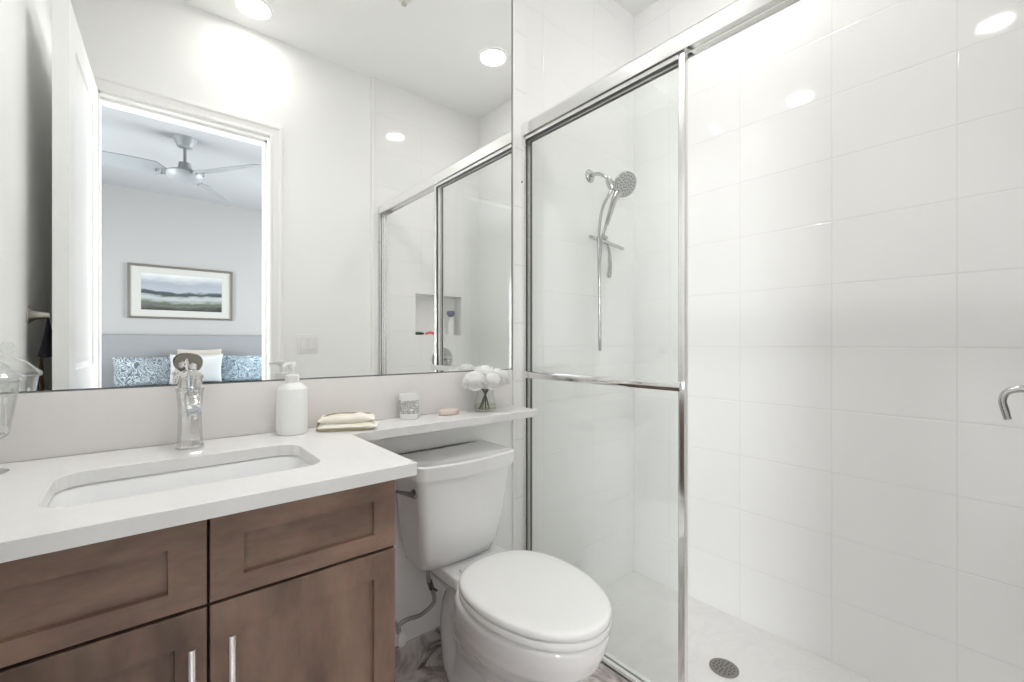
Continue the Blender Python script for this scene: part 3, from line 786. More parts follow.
loft(m, [tring(0.7225, 0.189, 1.199, 0.024, 0.028), tring(0.7245, 0.192, 1.194, 0.024, 0.028), tring(0.766, 0.1925, 1.191, 0.024, 0.028), tring(0.769, 0.1905, 1.194, 0.024, 0.028), tring(0.7695, 0.186, 1.200, 0.022, 0.028), tring(0.769, 0.182, 1.206, 0.020, 0.027), tring(0.7665, 0.176, 1.214, 0.018, 0.026), tring(0.7662, 0.10, 1.28, 0.018, 0.01)])
mk('tank_lid', m, 'china', to, ang=38)
m = bm_()   # side lever
lathe(m, [(0.012, 0.0), (0.012, -0.006), (0.007, -0.008), (0.007, -0.018)], (tcx - 0.181, 1.245, 0.681), 16, 'X')
tube(m, [(tcx - 0.201, 1.200, 0.684), (tcx - 0.201, 1.25, 0.680), (tcx - 0.201, 1.325, 0.668)], [0.0065, 0.0075, 0.0055], 12, sub=3)
mk('flush_lever', m, 'leverdark', to, ang=50)
m = bm_(); box(m, 0.93, 0.975, 1.10, 1.14, 0.397, 0.405)
m.free()
# supply line
sv = empty('supply_valve', (0.650, 1.39, 0.155), 'chrome shutoff valve and braided hose on the wall left of the toilet', 'valve')
m = bm_()
lathe(m, [(0.024, D - 0.0005), (0.024, D - 0.006), (0.012, D - 0.010), (0.009, D - 0.012), (0.009, D - 0.075)], (0.650, 0, 0.183), 20, 'Y')
lathe(m, [(0.0125, D - 0.045), (0.0125, D - 0.075)], (0.650, 0, 0.183), 16, 'Y')
tube(m, [(0.650, 1.352, 0.183), (0.650, 1.352, 0.210)], 0.009, 12)
mk('valve_body', m, 'chrome', sv, ang=40)
m = bm_()
rings = []
for yy, sc in ((D - 0.076, 0.7), (D - 0.078, 1.0), (D - 0.088, 1.0), (D - 0.090, 0.8)):
    rings.append([V(0.650 + 0.016 * sc * math.cos(a), yy, 0.183 + 0.022 * sc * math.sin(a)) for a in [2 * PI * k / 24 for k in range(24)]])
loft(m, rings); mk('knob', m, 'wplastic', sv, ang=40)
m = bm_(); tube(m, [(0.650, 1.352, 0.207), (0.658, 1.352, 0.220), (0.690, 1.356, 0.221), (0.738, 1.36, 0.214), (0.783, 1.36, 0.232), (0.787, 1.355, 0.262), (0.770, 1.35, 0.305), (0.755, 1.34, 0.345), (0.750, 1.335, 0.404)], 0.0072, 12, sub=6)
mk('hose', m, 'braid', sv, ang=60)
m = bm_(); tube(m, [(0.774, 1.350, 0.296), (0.762, 1.345, 0.327)], 0.0095, 10); tube(m, [(0.772, 1.346, 0.302), (0.788, 1.336, 0.288)], 0.004, 8)
mk('coupling', m, 'leverdark', sv, ang=40)
m = bm_(); tube(m, [(0.751, 1.335, 0.388), (0.750, 1.335, 0.413)], 0.014, 8); mk('nut', m, 'leverdark', sv, ang=40)

# ------------------------------------------------------------------ shower enclosure
en = empty('shower_enclosure_frame', (XG, 0.675, 0), 'polished metal shower frame with header rail, wall jambs and bottom track', 'shower frame')
HZ0, HZ1 = 2.021, 2.079
m = bm_()
prism(m, [(XG - 0.030, HZ0), (XG - 0.030, HZ1 - 0.012), (XG - 0.022, HZ1), (XG + 0.022, HZ1), (XG + 0.030, HZ1 - 0.012), (XG + 0.030, HZ0), (XG + 0.027, HZ0), (XG + 0.027, HZ0 + 0.02), (XG + 0.002, HZ0 + 0.02), (XG + 0.002, HZ0), (XG - 0.002, HZ0), (XG - 0.002, HZ0 + 0.02), (XG - 0.027, HZ0 + 0.02), (XG - 0.027, HZ0)], 'Y', YO + 0.0095, D - 0.0003)
mk('header_rail', m, 'frame', en, smooth=False)
m = bm_()
prism(m, [(XG - 0.030, 0.0), (XG + 0.028, 0.0), (XG + 0.028, 0.012), (XG + 0.024, 0.012), (XG + 0.022, 0.006), (XG + 0.002, 0.008), (XG + 0.002, 0.024), (XG - 0.002, 0.024), (XG - 0.002, 0.008), (XG - 0.024, 0.006), (XG - 0.026, 0.028), (XG - 0.030, 0.028)], 'Y', YO + 0.0095, D - 0.0003)
mk('bottom_track', m, 'frame', en, smooth=False)
for ya, yb in ((YO + 0.0095, YO + 0.032), (D - 0.0225, D - 0.0003)):
    m = bm_()
    s_ = 1 if ya < 0 else -1
    w0 = ya if ya < 0 else yb
    box(m, XG - 0.026, XG + 0.024, w0 if s_ > 0 else w0 - 0.004, w0 + 0.004 if s_ > 0 else w0, 0.03, HZ0)
    for xx in (XG - 0.026, XG - 0.002, XG + 0.021): box(m, xx, xx + 0.003, ya, yb, 0.03, HZ0)
    o = mk('wall_jamb', m, 'frame', en, smooth=False)
    m = bm_(); box(m, XG - 0.0155, XG - 0.0105, (w0 + s_ * 0.0042) if s_ > 0 else w0 - 0.006, (w0 + 0.006) if s_ > 0 else w0 - 0.0042, 0.03, HZ0); mk('gasket', m, 'dark', o, smooth=False)
    m = bm_(); lathe(m, [(0.004, 0.0), (0.004, -0.0015)], (XG - 0.0262, (ya + yb) / 2, 1.83), 12, 'X'); mk('screw', m, 'dark', o)
def panel(x, y0, y1, label, bar, grp='sliding glass panels'):
    p = empty('sliding_shower_door', (x, (y0 + y1) / 2, 0.012), label, 'shower door', grp)
    z0, z1 = 0.014, HZ0 + 0.014
    m = bm_(); box(m, x - 0.003, x + 0.003, y0 + 0.016, y1 - 0.016, z0 + 0.018, z1 - 0.018); g = mk('glass_pane', m, 'glass', p, smooth=False)
    for nm, b in (('side_stile', (y0, y0 + 0.020, z0, z1)), ('side_stile', (y1 - 0.019, y1, z0, z1))):
        m = bm_(); box(m, x - 0.009, x + 0.009, b[0], b[1], b[2], b[3], bev=0.002, seg=2); mk(nm, m, 'frame', p, ang=30)
    for nm, a, b in (('top_rail', z1 - 0.030, z1), ('bottom_rail', z0, z0 + 0.026)):
        m = bm_(); box(m, x - 0.0085, x + 0.0085, y0 + 0.0202, y1 - 0.0192, a, b, bev=0.002, seg=2); mk(nm, m, 'frame', p, ang=30)
    m = bm_()
    box(m, x - 0.0038, x + 0.0038, y0 + 0.020, y0 + 0.023, z0 + 0.026, z1 - 0.03); box(m, x - 0.0038, x + 0.0038, y1 - 0.022, y1 - 0.019, z0 + 0.026, z1 - 0.03)
    box(m, x - 0.0038, x + 0.0038, y0 + 0.023, y1 - 0.022, z1 - 0.033, z1 - 0.030)
    mk('glazing_seal', m, 'dark', p, smooth=False)
    if bar:
        s_ = bar
        m = bm_()
        bxx = x + s_ * 0.024
        box(m, bxx - 0.007, bxx + 0.007, y0 + 0.002, y1 - 0.020, 1.003, 1.032, bev=0.005)
        o = mk('towel_bar', m, 'chrome', p, ang=40)
        for yy in (y0 + 0.012, y1 - 0.030):
            m = bm_(); box(m, min(x + s_ * 0.009, bxx), max(x + s_ * 0.009, bxx), yy - 0.009, yy + 0.009, 1.007, 1.027, bev=0.002)
            mk('bracket', m, 'chrome', o, ang=30)
    return p
panel(XG - 0.0130, 0.672, 1.402, 'outer sliding glass shower door with chrome towel bar facing the toilet', -1)
panel(XG + 0.0120, 0.684, 1.402, 'inner sliding glass shower door stacked directly behind the outer one', 0)

# shower head on arm
sh = empty('handheld_shower', (1.60, D, 1.94), 'chrome handheld shower head on its wall arm with hanging hose', 'shower head')
m = bm_()
lathe(m, [(0.032, D - 0.0003), (0.032, D - 0.004), (0.026, D - 0.010), (0.012, D - 0.013), (0.0, D - 0.013)], (1.688, 0, 1.968), 24, 'Y', cap1=False)
tube(m, [(1.688, D - 0.006, 1.968), (1.692, D - 0.045, 1.968), (1.700, D - 0.085, 1.945), (1.706, D - 0.105, 1.918)], 0.009, 14, sub=5)
mk('shower_arm', m, 'showerchrome', sh, ang=50)
m = bm_()
tube(m, [(1.703, D - 0.100, 1.928), (1.712, D - 0.112, 1.900), (1.716, D - 0.118, 1.878)], [0.016, 0.021, 0.014], 16)
tube(m, [(1.712, D - 0.112, 1.902), (1.735, D - 0.122, 1.895)], [0.013, 0.017], 14)
mk('bracket', m, 'showerchrome', sh, ang=50)
m = bm_()   # handset: handle up into an oval spray head
hc = V(1.758, D - 0.155, 1.902)
tube(m, [(1.700, D - 0.095, 1.715), (1.716, D - 0.105, 1.775), (1.730, D - 0.118, 1.835), (1.745, D - 0.128, 1.868)], [0.0095, 0.0125, 0.015, 0.020], 16, sub=5)
nrm = V(-0.30, -0.78, -0.50).normalized()
q = nrm.to_track_quat('Z', 'Y')
b2 = bm_(); lathe(b2, [(0.0, -0.034), (0.022, -0.032), (0.042, -0.018), (0.057, -0.006), (0.060, 0.0), (0.060, 0.005), (0.057, 0.009), (0.0, 0.009)], (0, 0, 0), 40, cap0=False, cap1=False)
merge(m, b2, Matrix.Translation(hc) @ q.to_matrix().to_4x4())
hs = mk('handset', m, 'showerchrome', sh, ang=50)
m = bm_()
b2 = bm_(); lathe(b2, [(0.0, 0.0095), (0.051, 0.0095), (0.052, 0.011), (0.0, 0.0115)], (0, 0, 0), 40, cap0=False, cap1=False)
merge(m, b2, Matrix.Translation(hc) @ q.to_matrix().to_4x4())
fp = mk('spray_face', m, pm('spray_face_grey', (0.50, 0.50, 0.50), 0.3, 0.3), hs, ang=50)
m = bm_()
for k_, (rr, nn) in enumerate(((0.012, 6), (0.027, 12), (0.043, 16))):
    for i in range(nn):
        a = 2 * PI * i / nn + k_ * 0.2
        b2 = bm_(); lathe(b2, [(0.0035, 0.0105), (0.0028, 0.0135)], (rr * math.cos(a), rr * math.sin(a), 0), 8); merge(m, b2, Matrix.Translation(hc) @ q.to_matrix().to_4x4())
mk('nozzles', m, 'dark', hs)
m = bm_()
tube(m, [(1.714, D - 0.117, 1.880), (1.706, D - 0.100, 1.852), (1.688, D - 0.075, 1.780), (1.682, D - 0.062, 1.650), (1.694, D - 0.055, 1.45), (1.700, D - 0.055, 1.25), (1.697, D - 0.058, 1.14), (1.684, D - 0.066, 1.116), (1.668, D - 0.078, 1.14), (1.665, D - 0.082, 1.25), (1.660, D - 0.083, 1.45), (1.668, D - 0.088, 1.62), (1.698, D - 0.093, 1.712)], 0.0072, 12, sub=8)
mk('hose', m, 'showerchrome', sh, ang=60)
# squeegee hanging below
sq = empty('shower_squeegee', (1.79, D, 1.63), 'chrome shower squeegee hanging on the tiled wall under the shower head', 'squeegee')
m = bm_(); tube(m, [(1.655, D - 0.030, 1.662), (1.92, D - 0.030, 1.640)], 0.009, 12); mk('blade_bar', m, 'showerchrome', sq, ang=50)
m = bm_(); box(m, 1.66, 1.915, D - 0.034, D - 0.031, 1.664, 1.668); m.free()
m = bm_(); lathe(m, [(0.020, D - 0.0003), (0.020, D - 0.006), (0.010, D - 0.010), (0.010, D - 0.024)], (1.79, 0, 1.678), 20, 'Y'); mk('hanger', m, 'showerchrome', sq, ang=40)
m = bm_(); tube(m, [(1.795, D - 0.030, 1.645), (1.800, D - 0.034, 1.60), (1.803, D - 0.036, 1.54), (1.800, D - 0.032, 1.49), (1.795, D - 0.030, 1.478)], [0.006, 0.007, 0.010, 0.0125, 0.008], 12, sub=4); mk('handle', m, 'showerchrome', sq, ang=50)

# shower valve on the far end wall
YT = YO + 0.0095
sv2 = empty('shower_valve', (1.728, YT, 1.03), 'round chrome shower valve with drooping lever on the tiled end wall', 'valve')
m = bm_(); lathe(m, [(0.088, YT), (0.088, YT + 0.003), (0.078, YT + 0.010), (0.040, YT + 0.014), (0.036, YT + 0.014), (0.034, YT + 0.040), (0.026, YT + 0.052), (0.0, YT + 0.053)], (1.728, 0, 1.030), 48, 'Y', cap1=False)
mk('escutcheon', m, 'showerchrome', sv2, ang=30)
m = bm_(); tube(m, [(1.728, YT + 0.050, 1.030), (1.728, YT + 0.078, 1.028), (1.728, YT + 0.097, 1.018), (1.728, YT + 0.104, 0.997), (1.728, YT + 0.100, 0.972), (1.728, YT + 0.095, 0.948)], [0.010, 0.0085, 0.008, 0.008, 0.0085, 0.0075], 16, sub=5)
mk('lever', m, 'showerchrome', sv2, ang=50)

# floor drain
m = bm_()
lathe(m, [(0.0, ZS + 0.0003), (0.052, ZS + 0.0003), (0.052, ZS + 0.003), (0.047, ZS + 0.0045), (0.044, ZS + 0.003), (0.0, ZS + 0.003)], (1.706, 0.766, 0), 40, cap0=False, cap1=False)
dr = mk('floor_drain', m, 'grate', ang=30, org=(1.706, 0.766, ZS)); tag(dr, 'round dark metal drain grate in the shower floor', 'drain')
m = bm_()
for rr, n_ in ((0.012, 6), (0.024, 10), (0.036, 14)):
    for i in range(n_):
        a = 2 * PI * i / n_
        lathe(m, [(0.0035, ZS + 0.0031), (0.0035, ZS + 0.0036)], (1.706 + rr * math.cos(a), 0.766 + rr * math.sin(a), 0), 8)
mk('holes', m, 'dark', dr, smooth=False)

# things in the niche
m = bm_(); tube(m, [(1.515, YO - 0.03, NZ0 + 0.012), (1.56, YO - 0.025, NZ0 + 0.012), (1.595, YO - 0.028, NZ0 + 0.011)], [0.011, 0.010, 0.006], 12, sub=3)
tag(mk('razor_handle', m, 'green'), 'dark green razor lying at the left of the shower niche', 'razor')
m = bm_(); tube(m, [(1.612, YO - 0.03, NZ0 + 0.009), (1.65, YO - 0.03, NZ0 + 0.020), (1.69, YO - 0.03, NZ0 + 0.009)], [0.008, 0.010, 0.008], 12, sub=3)
tag(mk('bath_brush', m, 'rose'), 'small coral pink brush lying in the shower niche', 'brush')
bo = empty('shampoo_bottle', (1.835, YO - 0.04, NZ0), 'white bottle with navy cap standing at the right of the shower niche', 'bottle')
m = bm_(); lathe(m, [(0.0, NZ0 + 0.0003), (0.022, NZ0 + 0.0003), (0.025, NZ0 + 0.004), (0.026, NZ0 + 0.10), (0.018, NZ0 + 0.135), (0.012, NZ0 + 0.143)], (1.835, YO - 0.04, 0), 28)
mk('body', m, 'wplastic', bo, ang=30)
m = bm_(); lathe(m, [(0.013, NZ0 + 0.1435), (0.016, NZ0 + 0.146), (0.030, NZ0 + 0.160), (0.031, NZ0 + 0.180), (0.024, NZ0 + 0.190), (0.0, NZ0 + 0.191)], (1.835, YO - 0.04, 0), 28, cap1=False)
mk('cap', m, 'navy', bo, ang=30)

# ------------------------------------------------------------------ left wall: hook and hanging cloths
hk = empty('towel_hook', (XL, 0.615, 1.243), 'brushed nickel flared wall hook beside the open door', 'hook')
m = bm_()
lathe(m, [(0.030, XL + 0.0003), (0.030, XL + 0.005), (0.024, XL + 0.009), (0.017, XL + 0.018), (0.012, XL + 0.035), (0.010, XL + 0.052), (0.0, XL + 0.054)], (0, 0.615, 1.243), 28, 'X', cap1=False)
mk('post', m, 'nickel', hk, ang=40)
def drape(bm, x, yc, zt, zb, w0, w1, t, seed):
    rnd = random.Random(seed); ph = rnd.uniform(0, 6)
    rings = []
    N = 24
    for k in range(13):
        f = k / 12; tt = t[0] + (t[1] - t[0]) * f; z = zt + (zb - zt) * f; w_ = w0 + (w1 - w0) * f
        ring = []
        for i in range(N):
            a = 2 * PI * i / N
            yy = w_ / 2 * math.cos(a); fold = 0.25 * math.sin(yy * 90 + ph) * f
            ring.append(V(x + tt / 2 * (math.sin(a) * 0.8 + fold), yc + yy, z))
        rings.append(ring)
    loft(bm, rings)
m = bm_(); drape(m, XL + 0.047, 0.607, 1.234, 1.100, 0.030, 0.10, (0.006, 0.054), 3)
tag(mk('black_face_cloth', m, 'black', ang=70), 'short black cloth hanging from the nickel wall hook', 'towel')
m = bm_(); drape(m, XL + 0.022, 0.53, 1.12, 0.70, 0.03, 0.13, (0.006, 0.040), 5)
tag(mk('brown_hand_towel', m, 'brown', ang=70), 'longer brown cloth hanging behind the black one', 'towel')

# ------------------------------------------------------------------ light switch
sw = empty('light_switch', (0.782, YO, 1.143), 'white two-gang rocker switch plate right of the doorway', 'light switch')
bx('plate', (0.722, 0.842, YO + 0.0003, YO + 0.006, 1.086, 1.200), 'switch', sw, bev=0.002)
for xx in (0.759, 0.805):
    o = bx('rocker', (xx - 0.0165, xx + 0.0165, YO + 0.0063, YO + 0.010, 1.110, 1.176), 'switch', sw, bev=0.0015)
    bx('rocker_gap', (xx - 0.0185, xx + 0.0185, YO + 0.006, YO + 0.0066, 1.108, 1.178), 'switchgap', sw)

# ------------------------------------------------------------------ ceiling lights and sprinkler
for (cx, cy), nm in zip(CANS, ('by the doorway', 'above the vanity', 'above the shower')):
    t = empty('recessed_downlight', (cx, cy, CE), f'round white recessed downlight in the ceiling {nm}', 'ceiling light', 'ceiling downlights')
    m = bm_(); lathe(m, [(0.094, CE - 0.0003), (0.092, CE - 0.006), (0.080, CE - 0.009), (0.074, CE - 0.003)], (cx, cy, 0), 48, cap0=False, cap1=False); mk('trim_ring', m, 'trim', t, ang=50)
    m = bm_(); lathe(m, [(0.0, CE - 0.0005), (0.074, CE - 0.0005), (0.074, CE - 0.003), (0.0, CE - 0.003)], (cx, cy, 0), 40, cap0=False, cap1=False); mk('lens', m, 'lens', t, smooth=False)
sk = empty('fire_sprinkler', (1.044, 0.706, CE), 'small chrome fire sprinkler on the bathroom ceiling', 'sprinkler')
m = bm_(); lathe(m, [(0.034, CE - 0.0003), (0.034, CE - 0.004), (0.018, CE - 0.008), (0.008, CE - 0.012), (0.006, CE - 0.026), (0.0, CE - 0.026)], (1.044, 0.706, 0), 28, cap1=False); mk('escutcheon', m, 'switch', sk, ang=40)
m = bm_(); lathe(m, [(0.0, CE - 0.032), (0.014, CE - 0.032), (0.014, CE - 0.030), (0.0, CE - 0.029)], (1.044, 0.706, 0), 16, cap0=False, cap1=False)
for a in (0, PI): tube(m, [(1.044 + 0.006 * math.cos(a), 0.706, CE - 0.020), (1.044 + 0.010 * math.cos(a), 0.706, CE - 0.026), (1.044 + 0.003 * math.cos(a), 0.706, CE - 0.031)], 0.0015, 6)
mk('deflector', m, 'nickel', sk, ang=40)

# ------------------------------------------------------------------ bedroom beyond the doorway (seen in the mirror)
BY = 2 * D - 6.69      # bed wall plane (y)
BX0, BX1 = -1.9, 3.0
YW = YO - WT
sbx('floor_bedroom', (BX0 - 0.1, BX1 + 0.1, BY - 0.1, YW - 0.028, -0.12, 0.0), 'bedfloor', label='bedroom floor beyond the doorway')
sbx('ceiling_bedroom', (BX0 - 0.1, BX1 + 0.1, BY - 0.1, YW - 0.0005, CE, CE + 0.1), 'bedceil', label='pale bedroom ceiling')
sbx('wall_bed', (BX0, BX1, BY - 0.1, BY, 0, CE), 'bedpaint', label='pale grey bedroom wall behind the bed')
m = bm_()
box(m, BX0 - 0.1, BX0, BY - 0.1, -2.55, 0, CE); box(m, BX0 - 0.1, BX0, -0.95, YW, 0, CE)
box(m, BX0 - 0.1, BX0, -2.55, -0.95, 0, 0.6); box(m, BX0 - 0.1, BX0, -2.55, -0.95, 2.2, CE)  # opening added so the left fill lamp shines in
struct('wall_bedroom_left', m, 'bedpaint', 'bedroom left side wall with an added window for fill light', smooth=False)
m = bm_()
for b in ((-2.55, -2.49, 0.6, 2.2), (-1.01, -0.95, 0.6, 2.2), (-2.49, -1.01, 0.6, 0.66), (-2.49, -1.01, 2.14, 2.2)): box(m, BX0 - 0.07, BX0 - 0.02, *b)
struct('added_window_2', m, 'trim', 'white frame of the added fill-light window in the left bedroom wall', smooth=False)  # unseen window, put in only to admit fill light
m = bm_()
wy0, wy1, wz0, wz1 = -2.9, -1.1, 0.6, 2.3
box(m, BX1, BX1 + 0.12, BY - 0.1, wy0, 0, CE); box(m, BX1, BX1 + 0.12, wy1, YW, 0, CE)
box(m, BX1, BX1 + 0.12, wy0, wy1, 0, wz0); box(m, BX1, BX1 + 0.12, wy0, wy1, wz1, CE)
struct('wall_bedroom_window', m, 'bedpaint', 'bedroom side wall with a window', smooth=False)
m = bm_()
for b in ((wy0, wy0 + 0.06, wz0, wz1), (wy1 - 0.06, wy1, wz0, wz1), (wy0, wy1, wz0, wz0 + 0.06), (wy0, wy1, wz1 - 0.06, wz1), (-2.03, -1.97, wz0, wz1)): box(m, BX1 + 0.03, BX1 + 0.08, *b)
struct('window_1', m, 'trim', 'white bedroom window frame', smooth=False)
m = bm_()
box(m, BX0, XL - 0.1, YW - 0.02, YW - 0.0005, 0, CE)
box(m, XR + 0.12, BX1, YW - 0.02, YW, 0, CE)
box(m, XL - 0.1, DX0 - 0.08, YW - 0.02, YW - 0.0005, 0, CE); box(m, DX1 + 0.08, XR + 0.12, YW - 0.028, YW - 0.021, 0, CE)
box(m, DX0 - 0.08, DX1 + 0.08, YW - 0.02, YW - 0.0005, DZ + 0.08, CE)
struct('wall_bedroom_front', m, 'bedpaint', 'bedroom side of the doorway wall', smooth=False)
m = bm_(); casing(m, YW, -1); struct('trim_bedroom_casing', m, 'trim', 'white casing on the bedroom side of the doorway', ang=25)

# bed
bd = empty('bed', (0.55, BY + 1.0, 0), 'upholstered bed with tall grey headboard and blue grey bedding', 'bed')
m = bm_(); box(m, -0.50, 1.60, BY + 0.01, BY + 0.10, 0.02, 1.250, bev=0.02, seg=4); mk('headboard', m, 'hbfab', bd, ang=50)
m = bm_(); box(m, -0.40, 1.50, BY + 0.101, BY + 2.05, 0.08, 0.32, bev=0.02); mk('base', m, 'hbfab', bd, ang=50)
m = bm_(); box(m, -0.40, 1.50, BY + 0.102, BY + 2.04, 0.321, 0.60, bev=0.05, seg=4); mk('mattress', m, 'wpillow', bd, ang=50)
m = bm_(); box(m, -0.43, 1.53, BY + 0.30, BY + 2.09, 0.33, 0.675, bev=0.06, seg=5)
mk('quilt', m, 'sheet', bd, ang=50)
def pillow(cx, cy, cz, W, H, T, tilt, rotz, mat, name, label, grp=None, seed=1, pw=3.6):
    m = bm_(); b2 = bm_(); cushion(b2, 0, 0, -T / 2, W, H, T, 0, 30, 20, seed, pw, 0.004)
    for v in b2.verts:      # pinch the sides so that the corners stand out
        u = v.co.x / (W / 2); t_ = v.co.y / (H / 2)
        v.co.x *= 1 - 0.05 * (1 - t_ * t_); v.co.y *= 1 - 0.07 * (1 - u * u)
    merge(m, b2)
    o = mk(name, m, mat, org=(0, 0, 0), ang=80)
    o.location = (cx, cy, cz); o.rotation_euler = Euler((R(tilt), 0, R(rotz)))
    return tag(o, label, 'pillow', grp)
def paisley(name, sc, c1, c2):
    m_, nt, b = nmat(name)
    tc = nd(nt, 'ShaderNodeTexCoord')
    n = nd(nt, 'ShaderNodeTexNoise'); n.inputs['Scale'].default_value = sc * 0.5; n.inputs['Detail'].default_value = 1.5; n.inputs['Distortion'].default_value = 2.0
    nt.links.new(tc.outputs['Object'], n.inputs['Vector'])
    wv = mth(nt, 'SINE', mth(nt, 'MULTIPLY', n.outputs['Fac'], 62.0))
    r = nd(nt, 'ShaderNodeMapRange'); nt.links.new(wv, r.inputs[0]); r.inputs[1].default_value = -0.4; r.inputs[2].default_value = 0.3
    mx = nd(nt, 'ShaderNodeMix', data_type='RGBA'); mx.inputs['A'].default_value = (*c1, 1); mx.inputs['B'].default_value = (*c2, 1)
    nt.links.new(r.outputs[0], mx.inputs['Factor']); nt.links.new(mx.outputs['Result'], b.inputs['Base Color'])
    b.inputs['Roughness'].default_value = 0.85
    return m_
M['pai1'] = paisley('grey_blue_scroll_print', 16, (0.08, 0.10, 0.12), (0.36, 0.40, 0.42))
M['pai2'] = paisley('light_blue_scroll_print', 14, (0.10, 0.145, 0.18), (0.36, 0.43, 0.47))
PY = BY + 0.30
pillow(0.07, PY, 0.835, 0.60, 0.36, 0.15, 72, 0, 'pai1', 'scroll_print_sham', 'grey blue scroll printed pillow at the left of the headboard', 'scroll printed shams', 2)
pillow(0.99, PY, 0.840, 0.60, 0.36, 0.15, 72, 0, 'pai2', 'scroll_print_sham', 'light blue scroll printed pillow at the right of the headboard', 'scroll printed shams', 3)
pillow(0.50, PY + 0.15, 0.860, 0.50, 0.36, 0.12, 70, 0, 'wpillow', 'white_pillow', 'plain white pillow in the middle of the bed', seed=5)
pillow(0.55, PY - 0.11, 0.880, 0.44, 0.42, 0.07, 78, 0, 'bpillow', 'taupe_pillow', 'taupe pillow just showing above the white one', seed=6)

# framed picture
def art_mat():
    m_, nt, b = nmat('misty_shore_print')
    tc = nd(nt, 'ShaderNodeTexCoord'); sp = nd(nt, 'ShaderNodeSeparateXYZ'); nt.links.new(tc.outputs['Object'], sp.inputs[0])
    mp = nd(nt, 'ShaderNodeMapping'); mp.inputs['Scale'].default_value = (3.0, 1.0, 11.0); nt.links.new(tc.outputs['Object'], mp.inputs['Vector'])
    n = nd(nt, 'ShaderNodeTexNoise'); n.inputs['Scale'].default_value = 2.4; n.inputs['Detail'].default_value = 6; nt.links.new(mp.outputs[0], n.inputs['Vector'])
    h = mth(nt, 'ADD', mth(nt, 'DIVIDE', sp.outputs['Z'], 0.425), mth(nt, 'MULTIPLY', mth(nt, 'SUBTRACT', n.outputs['Fac'], 0.5), 0.22))
    h = mth(nt, 'ADD', h, mth(nt, 'MULTIPLY', mth(nt, 'POWER', mth(nt, 'ABSOLUTE', mth(nt, 'SUBTRACT', sp.outputs['X'], -0.06)), 1.0), -0.16))
    cr = nd(nt, 'ShaderNodeValToRGB'); nt.links.new(h, cr.inputs[0])
    els = [(0.0, (0.036, 0.036, 0.032)), (0.10, (0.122, 0.130, 0.115)), (0.17, (0.086, 0.115, 0.065)), (0.24, (0.324, 0.353, 0.346)), (0.32, (0.418, 0.454, 0.461)), (0.375, (0.259, 0.295, 0.288)), (0.41, (0.036, 0.050, 0.054)), (0.47, (0.065, 0.086, 0.094)), (0.52, (0.360, 0.396, 0.432)), (0.72, (0.310, 0.338, 0.382)), (1.0, (0.66, 0.68, 0.66))]
    els = [(p_, tuple(0.72 * c for c in c_)) for p_, c_ in els]
    r_ = cr.color_ramp
    while len(r_.elements) < len(els): r_.elements.new(0.5)
    for e, (p_, c_) in zip(r_.elements, els): e.position = p_; e.color = (*c_, 1)
    nt.links.new(cr.outputs[0], b.inputs['Base Color']); b.inputs['Roughness'].default_value = 0.5
    return m_
M['art'] = art_mat()
pic = empty('framed_picture', (0.402, BY, 1.44), 'landscape print in a thin pewter frame above the headboard', 'picture')
m = bm_()
a0, a1, b0, b1 = -0.112, 0.914, 1.443, 2.068
prof = [(0, 0.0), (0, 0.022), (0.006, 0.026), (0.022, 0.022), (0.024, 0.012), (0.024, 0.0)]
rings = []
for px_, pz_, dx, dz in ((a0, b0, 1, 1), (a0, b1, 1, -1), (a1, b1, -1, -1), (a1, b0, -1, 1), (a0, b0, 1, 1)):
    rings.append([V(px_ + dx * p, BY + 0.001 + q_, pz_ + dz * p) for p, q_ in prof])
loft(m, rings, False, False); mk('frame', m, 'pframe', pic, smooth=False)
m = bm_(); box(m, a0 + 0.02, a1 - 0.02, BY + 0.002, BY + 0.008, b0 + 0.02, b1 - 0.02); mk('mount', m, 'mat', pic, smooth=False)
m = bm_(); box(m, 0.010, 0.795, BY + 0.0081, BY + 0.010, 1.545, 1.970)
mk('print', m, 'art', pic, org=(0.4025, BY + 0.009, 1.545), smooth=False)

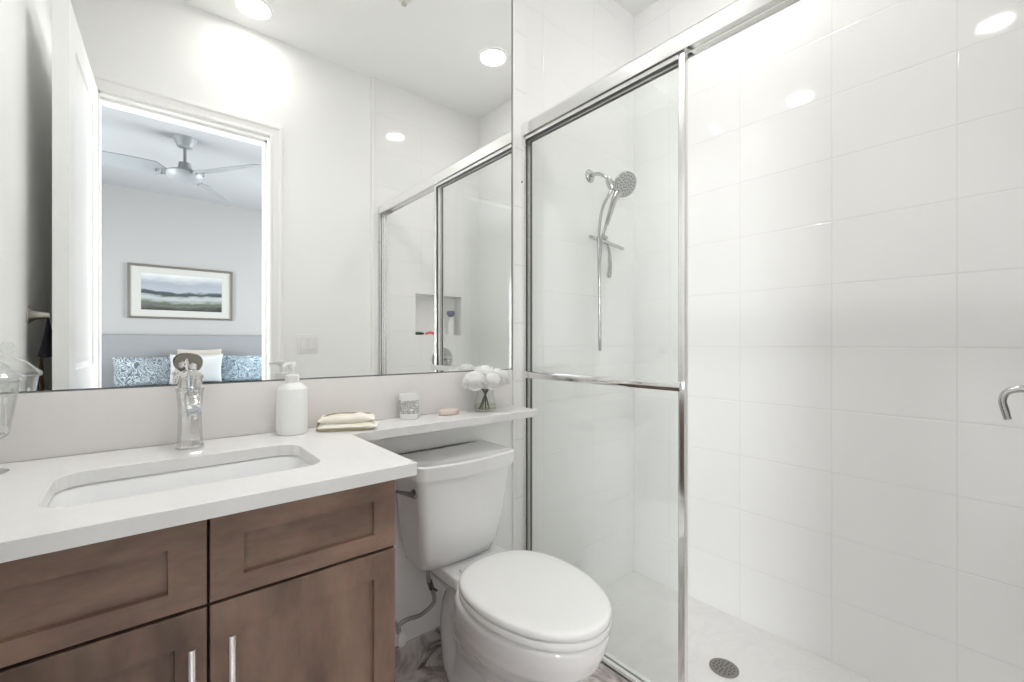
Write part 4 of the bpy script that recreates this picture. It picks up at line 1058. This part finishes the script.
# ceiling fan
FX, FY = 0.30, 2 * D - 4.78
fn = empty('ceiling_fan', (FX, FY, CE), 'pale grey three-blade ceiling fan in the bedroom', 'ceiling fan')
m = bm_(); lathe(m, [(0.085, CE - 0.0003), (0.080, CE - 0.02), (0.055, CE - 0.075), (0.030, CE - 0.085)], (FX, FY, 0), 32); mk('canopy', m, 'fan', fn, ang=40)
m = bm_(); tube(m, [(FX, FY, CE - 0.08), (FX, FY, CE - 0.24)], 0.013, 14); mk('downrod', m, 'fan', fn)
m = bm_(); lathe(m, [(0.020, CE - 0.205), (0.045, CE - 0.215), (0.050, CE - 0.25), (0.058, CE - 0.290)], (FX, FY, 0), 32)
lathe(m, [(0.058, CE - 0.290), (0.125, CE - 0.296), (0.135, CE - 0.310), (0.128, CE - 0.340), (0.085, CE - 0.375), (0.0, CE - 0.385)], (FX, FY, 0), 40, cap1=False)
mk('motor_housing', m, 'fan', fn, ang=40)
for ang_ in (181, 58, -54):
    m = bm_(); rings = []
    for t, w_, up in ((0.11, 0.030, 0), (0.15, 0.055, 0.004), (0.20, 0.095, 0.008), (0.40, 0.085, 0.012), (0.62, 0.062, 0.016), (0.75, 0.040, 0.018), (0.765, 0.018, 0.018)):
        zz = CE - 0.318 + up
        rings.append([V(t, -w_, zz + w_ * 0.30 - 0.003), V(t, w_, zz - w_ * 0.30 - 0.003), V(t, w_, zz - w_ * 0.30 + 0.003), V(t, -w_, zz + w_ * 0.30 + 0.003)])
    loft(m, rings)
    rt = Matrix.Translation(V(FX, FY, 0)) @ Matrix.Rotation(R(-ang_), 4, 'Z')
    bmesh.ops.transform(m, matrix=rt, verts=m.verts[:])
    bl = mk('blade', m, 'fan', fn, smooth=False)
    for t in ((0.165, -0.03), (0.165, 0.03), (0.20, 0.0)):
        m = bm_(); lathe(m, [(0.007, CE - 0.34), (0.007, CE - 0.315)], (t[0], t[1], 0), 10)
        bmesh.ops.transform(m, matrix=rt, verts=m.verts[:]); mk('screw', m, 'fan', bl)
